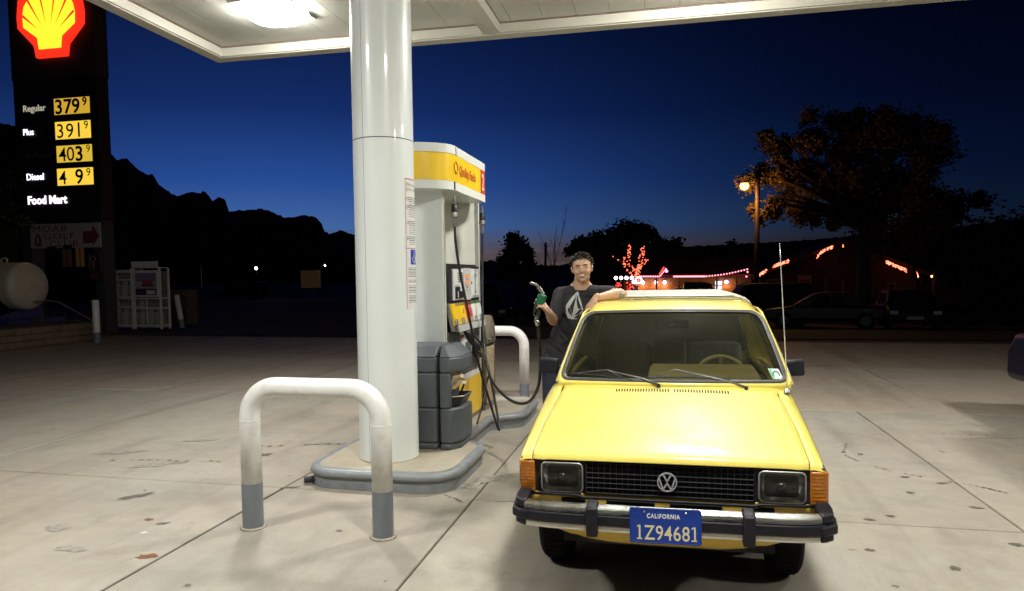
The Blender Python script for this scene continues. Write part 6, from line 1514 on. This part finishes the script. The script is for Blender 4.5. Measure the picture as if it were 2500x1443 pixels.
# head: face looks at the camera, chin slightly out, head leaning to its right
fdir = V((.10,-.985,-.06)).normalized(); sdir = V((.985,.10,.10)).normalized(); udir = sdir.cross(fdir); udir = V((-.085,-.03,.99)); sdir = udir.cross(-fdir).normalized()*-1
sdir = fdir.cross(udir).normalized(); udir = sdir.cross(fdir).normalized()
if sdir.x < 0: sdir = -sdir
HM = Matrix((sdir, -fdir, udir)).transposed()     # local: x = picture right, y = back, z = up
def hp(x, y, z): return hc + HM @ V((x, y, z))
def he(x, y, z, rx, ry, rz, n=20): body.sphere(hp(x, y, z), (rx, ry, rz), n, 14, HM)
he(0,.012,.030, .078,.092,.082, 28); he(0,-.018,.0, .073,.072,.080, 28); he(0,-.030,-.045, .058,.055,.053, 24)
he(0,-.052,-.078, .030,.030,.026); he(-.036,-.020,-.062, .022,.035,.030); he(.036,-.020,-.062, .022,.035,.030)      # chin, jaw
he(0,-.076,.042, .050,.016,.014); he(-.030,-.078,.031, .022,.012,.007); he(.030,-.078,.031, .022,.012,.007)      # brow
he(-.040,-.064,-.020, .023,.021,.018); he(.040,-.064,-.020, .023,.021,.018)      # cheeks
body.capsule(hp(0,-.086,.026), hp(0,-.104,-.012), .0075, .0125, 14, 4); he(-.0125,-.090,-.016, .009,.012,.008); he(.0125,-.090,-.016, .009,.012,.008)
he(0,-.082,-.030, .022,.012,.008); he(0,-.081,-.0335, .027,.012,.0055); he(0,-.080,-.0595, .024,.011,.0065)       # lips
for s2 in (-1,1): he(s2*.078,.006,-.002, .008,.018,.030); he(s2*.081,.012,.012, .010,.016,.015)
person_body = remesh(body, 'body', M_skin, .0042, 3)
def hb(name, mm, fn, **k):
    b2 = MB(); fn(b2); b2.v = [v-MO for v in b2.v]; return b2.build(name, mm, man, smooth=True, **k)
# face details
hb('teeth', mat('teeth', (.80,.76,.66), .3), lambda b2: b2.tube([hp(.024*math.sin(t), -.0925+.016*(1-math.cos(t*1.0)), -.0455+.005*(abs(t)/1.1)**2) for t in [i/8*2.2-1.1 for i in range(9)]], [.002,.0045,.006,.0068,.007,.0068,.006,.0045,.002], 8))
M_lip = mat('lips', (.36,.14,.11), .4)
for up_, dz in ((1,.0075),(-1,-.0085)):
    hb('lip', M_lip, lambda b2: b2.tube([hp(.030*math.sin(t), -.094+.018*(1-math.cos(t)), -.0455+dz*math.cos(t*1.35)+.008*(abs(t)/1.1)**2) for t in [i/10*2.3-1.15 for i in range(11)]], [.0015,.0022,.003,.0033,.0033,.0033,.0033,.0033,.003,.0022,.0015], 6))
for s2 in (-1,1):
    hb('eye', mat('eye white', (.60,.56,.50), .15), lambda b2: b2.sphere(hp(s2*.0305,-.0715,.0165), (.0125,.012,.0062), 14, 8, HM))
    hb('iris', mat('iris', (.03,.018,.01), .1), lambda b2: b2.sphere(hp(s2*.0305,-.0800,.0165), (.0052,.005,.0050), 10, 6, HM))
    hb('eyelid', mat('lid', (.27,.14,.09), .5), lambda b2: b2.tube([hp(s2*.0305+.0145*math.sin(t), -.0835+.006*(1-math.cos(t)), .0175+.0058*math.cos(t)-.001) for t in [i/8*2.6-1.3 for i in range(9)]], .0019, 6))
    hb('eyebrow', M_hair, lambda b2: b2.tube([hp(s2*(.014+.036*i/6), -.0945+.012*(i/6)**2, .0335+.0055*math.sin(PI*i/6)*1.0) for i in range(7)], [.0018,.0030,.0034,.0034,.003,.0025,.0015], 6))
    hb('smile_line', mat('skin fold', (.33,.18,.12), .5), lambda b2: b2.tube([hp(s2*(.020+.018*i/5), -.0925+.010*(i/5), -.012-.030*i/5+.0) for i in range(6)], .0012, 5))
# hair: cap plus many short tufts
def hairf(b2):
    rh = random.Random(31)
    b2.sphere(hp(0,.028,.049), (.083,.092,.077), 28, 18, HM)
    for _ in range(620):
        th = rh.uniform(0, 2*PI); ph = rh.uniform(0, 1.72)
        d = V((math.sin(ph)*math.cos(th), math.sin(ph)*math.sin(th), math.cos(ph)))
        # hairline: keep off the face
        if d.y < -.25 and d.z < .47: continue
        if d.z < -.05 and d.y < .1: continue
        p = V((0,.020,.044))+V((d.x*.082, d.y*.094, d.z*.078)); out = (d+V((rh.uniform(-.3,.3), -.55 if d.y < .2 else .1, rh.uniform(-.5,.1)))).normalized()
        q = p+out*rh.uniform(.010,.026); hw_ = hp(*p); hq = hp(*q); b2.tube([hw_, hw_.lerp(hq,.6)+HM @ (d*.002), hq], [.0042,.0032,.0006], 4)
    for s2 in (-1,1):
        b2.sphere(hp(s2*.070,-.012,.020), (.009,.020,.030), 10, 8, HM)
hair = hb('hair', M_hair, hairf)
# trim the hair cap in front of the face: pushed back by the forehead surface already
# shirt
sh = MB()
sh.sphere(chest+V((0,.0,.02)), (.172,.120,.150), 28, 18)
for q in (-1,1): sh.capsule(nbase+V((q*.120,.01,-.050)), nbase+V((q*.062,.016,.006)), .048, .030, 18, 4); sh.sphere(chest+V((-.02,.01,-.10)), (.170,.118,.16), 28, 18); sh.sphere(waist+V((0,.01,.02)), (.150,.112,.17), 28, 18)
sh.sphere(hip+V((.0,0,.06)), (.145,.118,.13), 28, 18)
sh.capsule(hip+V((-.02,0,.07)), hip+V((.02,0,-.01)), .122, .128, 26, 4)
sh.capsule(nbase+V((-.05,.012,-.035)), rsh+V((.012,0,-.004)), .060, .066, 20, 5); sh.capsule(nbase+V((.05,.012,-.035)), lsh+V((-.012,0,-.004)), .060, .066, 20, 5)
sh.capsule(nbase+V((0,.005,-.06)), nbase+V((0,.012,-.022)), .078, .068, 20, 5)
sh.capsule(rsh, rsh.lerp(rel,.88), .063, .060, 20, 4); sh.capsule(lsh, lsh.lerp(lel,.52), .066, .062, 20, 4)
for (p0, p1, r) in (((-.80,5.585,1.40),(-.72,5.60,1.22),.012),((-.58,5.58,1.42),(-.72,5.615,1.16),.012),((-.85,5.64,1.20),(-.75,5.62,1.10),.014),((-.92,5.66,1.12),(-.80,5.62,1.02),.015),((-.52,5.60,1.44),(-.60,5.575,1.30),.012),((-.66,5.60,1.20),(-.86,5.66,1.05),.013)):
    sh.capsule(p0, p1, r, r*.5, 8, 3)
shirt = remesh(sh, 'shirt', M_shirt, .0065, 5)
hb('collar', mat('collar knit', (.035,.035,.04), .9), lambda b2: b2.tube([nbase+V((.064*math.cos(2*PI*i/28), -.004+.066*math.sin(2*PI*i/28), -.004-.022*(.5-.5*math.sin(2*PI*i/28)))) for i in range(28)], .0055, 6, closed=True))
# legs
jn = MB()
jn.sphere(hip+V((0,0,0)), (.165,.115,.12), 24, 16)
for s2, kn, an in ((-1, hip+V((-.095,-.02,-.45)), V((-1.0,5.76,.09))), (1, hip+V((.065,.03,-.45)), V((-.86,5.84,.09)))):
    jn.capsule(hip+V((s2*.078,0,-.03)), kn, .098, .070, 20, 4); jn.capsule(kn, an, .070, .058, 20, 4)
jeans = remesh(jn, 'jeans', M_jean, .009, 4)
for p in ((-1.0,5.76),(-.86,5.84)):
    hb('shoe', mat('shoe', (.03,.03,.03), .6), lambda b2: (b2.capsule((p[0],p[1]+.04,.045),(p[0]-.02,p[1]-.17,.035),.048,.042,16,5)))
# print on the shirt: pale faceted stone, projected on the cloth
dgm = bpy.context.evaluated_depsgraph_get(); bv = BVHTree.FromObject(shirt, dgm)
PC = V((-.700,5.45,1.395)); pxv = V((.985,.115,-.06)).normalized(); pz = V((.060,.0,.998)).normalized(); pdir = V((.10,1,.02)).normalized()
def onshirt(x, z, off=.0025):
    o = PC+pxv*x+pz*z-MO; hit = bv.ray_cast(o, pdir)
    p = hit[0] if hit[0] else o+pdir*.12
    return p-pdir*off
def facet(poly, name, mm, off):
    # fine triangulation by sampling rows between two chains
    bmx = bmesh.new(); vv = [bmx.verts.new((x, z, 0)) for x, z in poly]; bmx.faces.new(vv)
    bmesh.ops.triangulate(bmx, faces=bmx.faces[:])
    for _ in range(3): bmesh.ops.subdivide_edges(bmx, edges=bmx.edges[:], cuts=1, use_grid_fill=True)
    bmesh.ops.triangulate(bmx, faces=bmx.faces[:])
    for v_ in bmx.verts: v_.co = onshirt(v_.co.x, v_.co.y, off)
    me = bpy.data.meshes.new(name); bmx.to_mesh(me); bmx.free(); me.materials.append(mm); o = bpy.data.objects.new(name, me); COL.objects.link(o); o.parent = shirt; return o
M_prn = mat('shirt print', (.42,.43,.43), .8, noise=.1, nscale=90); k1 = .001*1.03
def E_(pts): return [((x-1.0)*k1*1.0, z*k1) for x, z in pts]
out_ = E_([(8,112),(22,70),(40,30),(56,-16),(62,-24),(36,-68),(10,-104),(-30,-106),(-60,-98),(-76,-60),(-80,-32),(-84,-8),(-66,26),(-40,68),(-8,106)])
facet(out_, 'shirt_print', M_prn, .0022)
for P in ([(3,92),(12,60),(30,20),(45,-14),(22,-22),(8,10),(0,50)],[(-6,80),(-8,30),(-16,-14),(-22,-70),(-36,-40),(-48,-10),(-28,34)],
          [(-62,-20),(-48,-16),(-34,-52),(-26,-86),(-50,-62),(-64,-40)],[(52,-30),(40,-16),(18,-44),(-8,-74),(18,-68),(36,-50)],[(-8,-92),(28,-62),(40,-58),(14,-98),(-20,-100)]):
    facet(E_(P), 'shirt_print_gap', M_shirt, .0036)
# jeans pocket line / belt not seen

# ------------------------------------------------------------------ nozzle in his hand, with its hose to the pump
nz = thing('fuel_nozzle', 'green capped fuel nozzle held up by the man, its black hose looping to the pump', 'fuel nozzle', (0,0,0))
M_grn = mat('nozzle green', (.012,.13,.055), .35, noise=.15, nscale=30); M_grnd = mat('nozzle dark', (.02,.03,.025), .45)
fitting(-1.865, 7.14, 2.26, nz)
world_tube([(-1.865,7.14,2.10),(-1.865,7.13,1.9),(-1.86,7.10,1.62),(-1.84,7.02,1.22),(-1.78,6.85,.88),(-1.66,6.62,.64),(-1.50,6.42,.52),(-1.32,6.22,.475),(-1.16,6.02,.53),(-1.04,5.80,.70),(-.985,5.60,.92),(-.96,5.42,1.10),(-.945,5.30,1.235),(-.945,5.275,1.27)], .0135, 'hose', M_hose, 12, nz)
world_tube([(-.945,5.275,1.262),(-.948,5.27,1.285),(-.955,5.268,1.300)], .0185, 'swivel', mat('swivel steel',(.45,.45,.43),.25,metal=.9), 12, nz)
world_tube([(-.957,5.268,1.297),(-.952,5.268,1.318),(-.943,5.268,1.335)], .0155, 'swivel', mat('swivel steel',(.45,.45,.43),.25,metal=.9), 12, nz)
world_tube([(-.943,5.268,1.332),(-.934,5.266,1.365),(-.922,5.264,1.41),(-.912,5.262,1.445)], .0165, 'handle', M_grnd, 12, nz)
cvr = MB().hexa([(-.955,5.232,1.415),(-.893,5.232,1.425),(-.893,5.292,1.425),(-.955,5.292,1.415),(-.935,5.228,1.512),(-.872,5.228,1.490),(-.872,5.296,1.490),(-.935,5.296,1.512)]).build('hand_cover', M_grn, nz, bevel=.010, seg=3)
MB().hexa([(-.975,5.24,1.36),(-.952,5.24,1.37),(-.952,5.285,1.37),(-.975,5.285,1.36),(-.958,5.236,1.46),(-.93,5.236,1.46),(-.93,5.288,1.46),(-.958,5.288,1.46)]).build('guard', M_grnd, nz, bevel=.008)
world_tube([(-.970,5.262,1.375),(-.972,5.262,1.345),(-.955,5.264,1.325)], .006, 'guard_loop', M_grnd, 8, nz)
world_tube([(-.900,5.262,1.50),(-.912,5.256,1.522),(-.926,5.250,1.548)], .0155, 'spout_spring', M_steel, 12, nz)
for i in range(7):
    f = i/6; p = V((-.903,5.260,1.508)).lerp(V((-.930,5.248,1.553)), f); d = V((-.45,-.15,.8)).normalized(); a_ = d.cross(V((0,1,0))).normalized(); c_ = d.cross(a_)
    MB().tube([p+a_*.0168*math.cos(2*PI*j/14)+c_*.0168*math.sin(2*PI*j/14) for j in range(14)], .0022, 5, closed=True).build('spring_coil', M_steel, nz, smooth=True)
world_tube([(-.926,5.250,1.546),(-.942,5.242,1.568),(-.966,5.228,1.583),(-.990,5.215,1.590)], .0105, 'spout', M_steel, 14, nz)
MB().sphere((-.9915,5.2135,1.5903), .0072, 10, 8).build('spout_mouth', M_pk, nz)
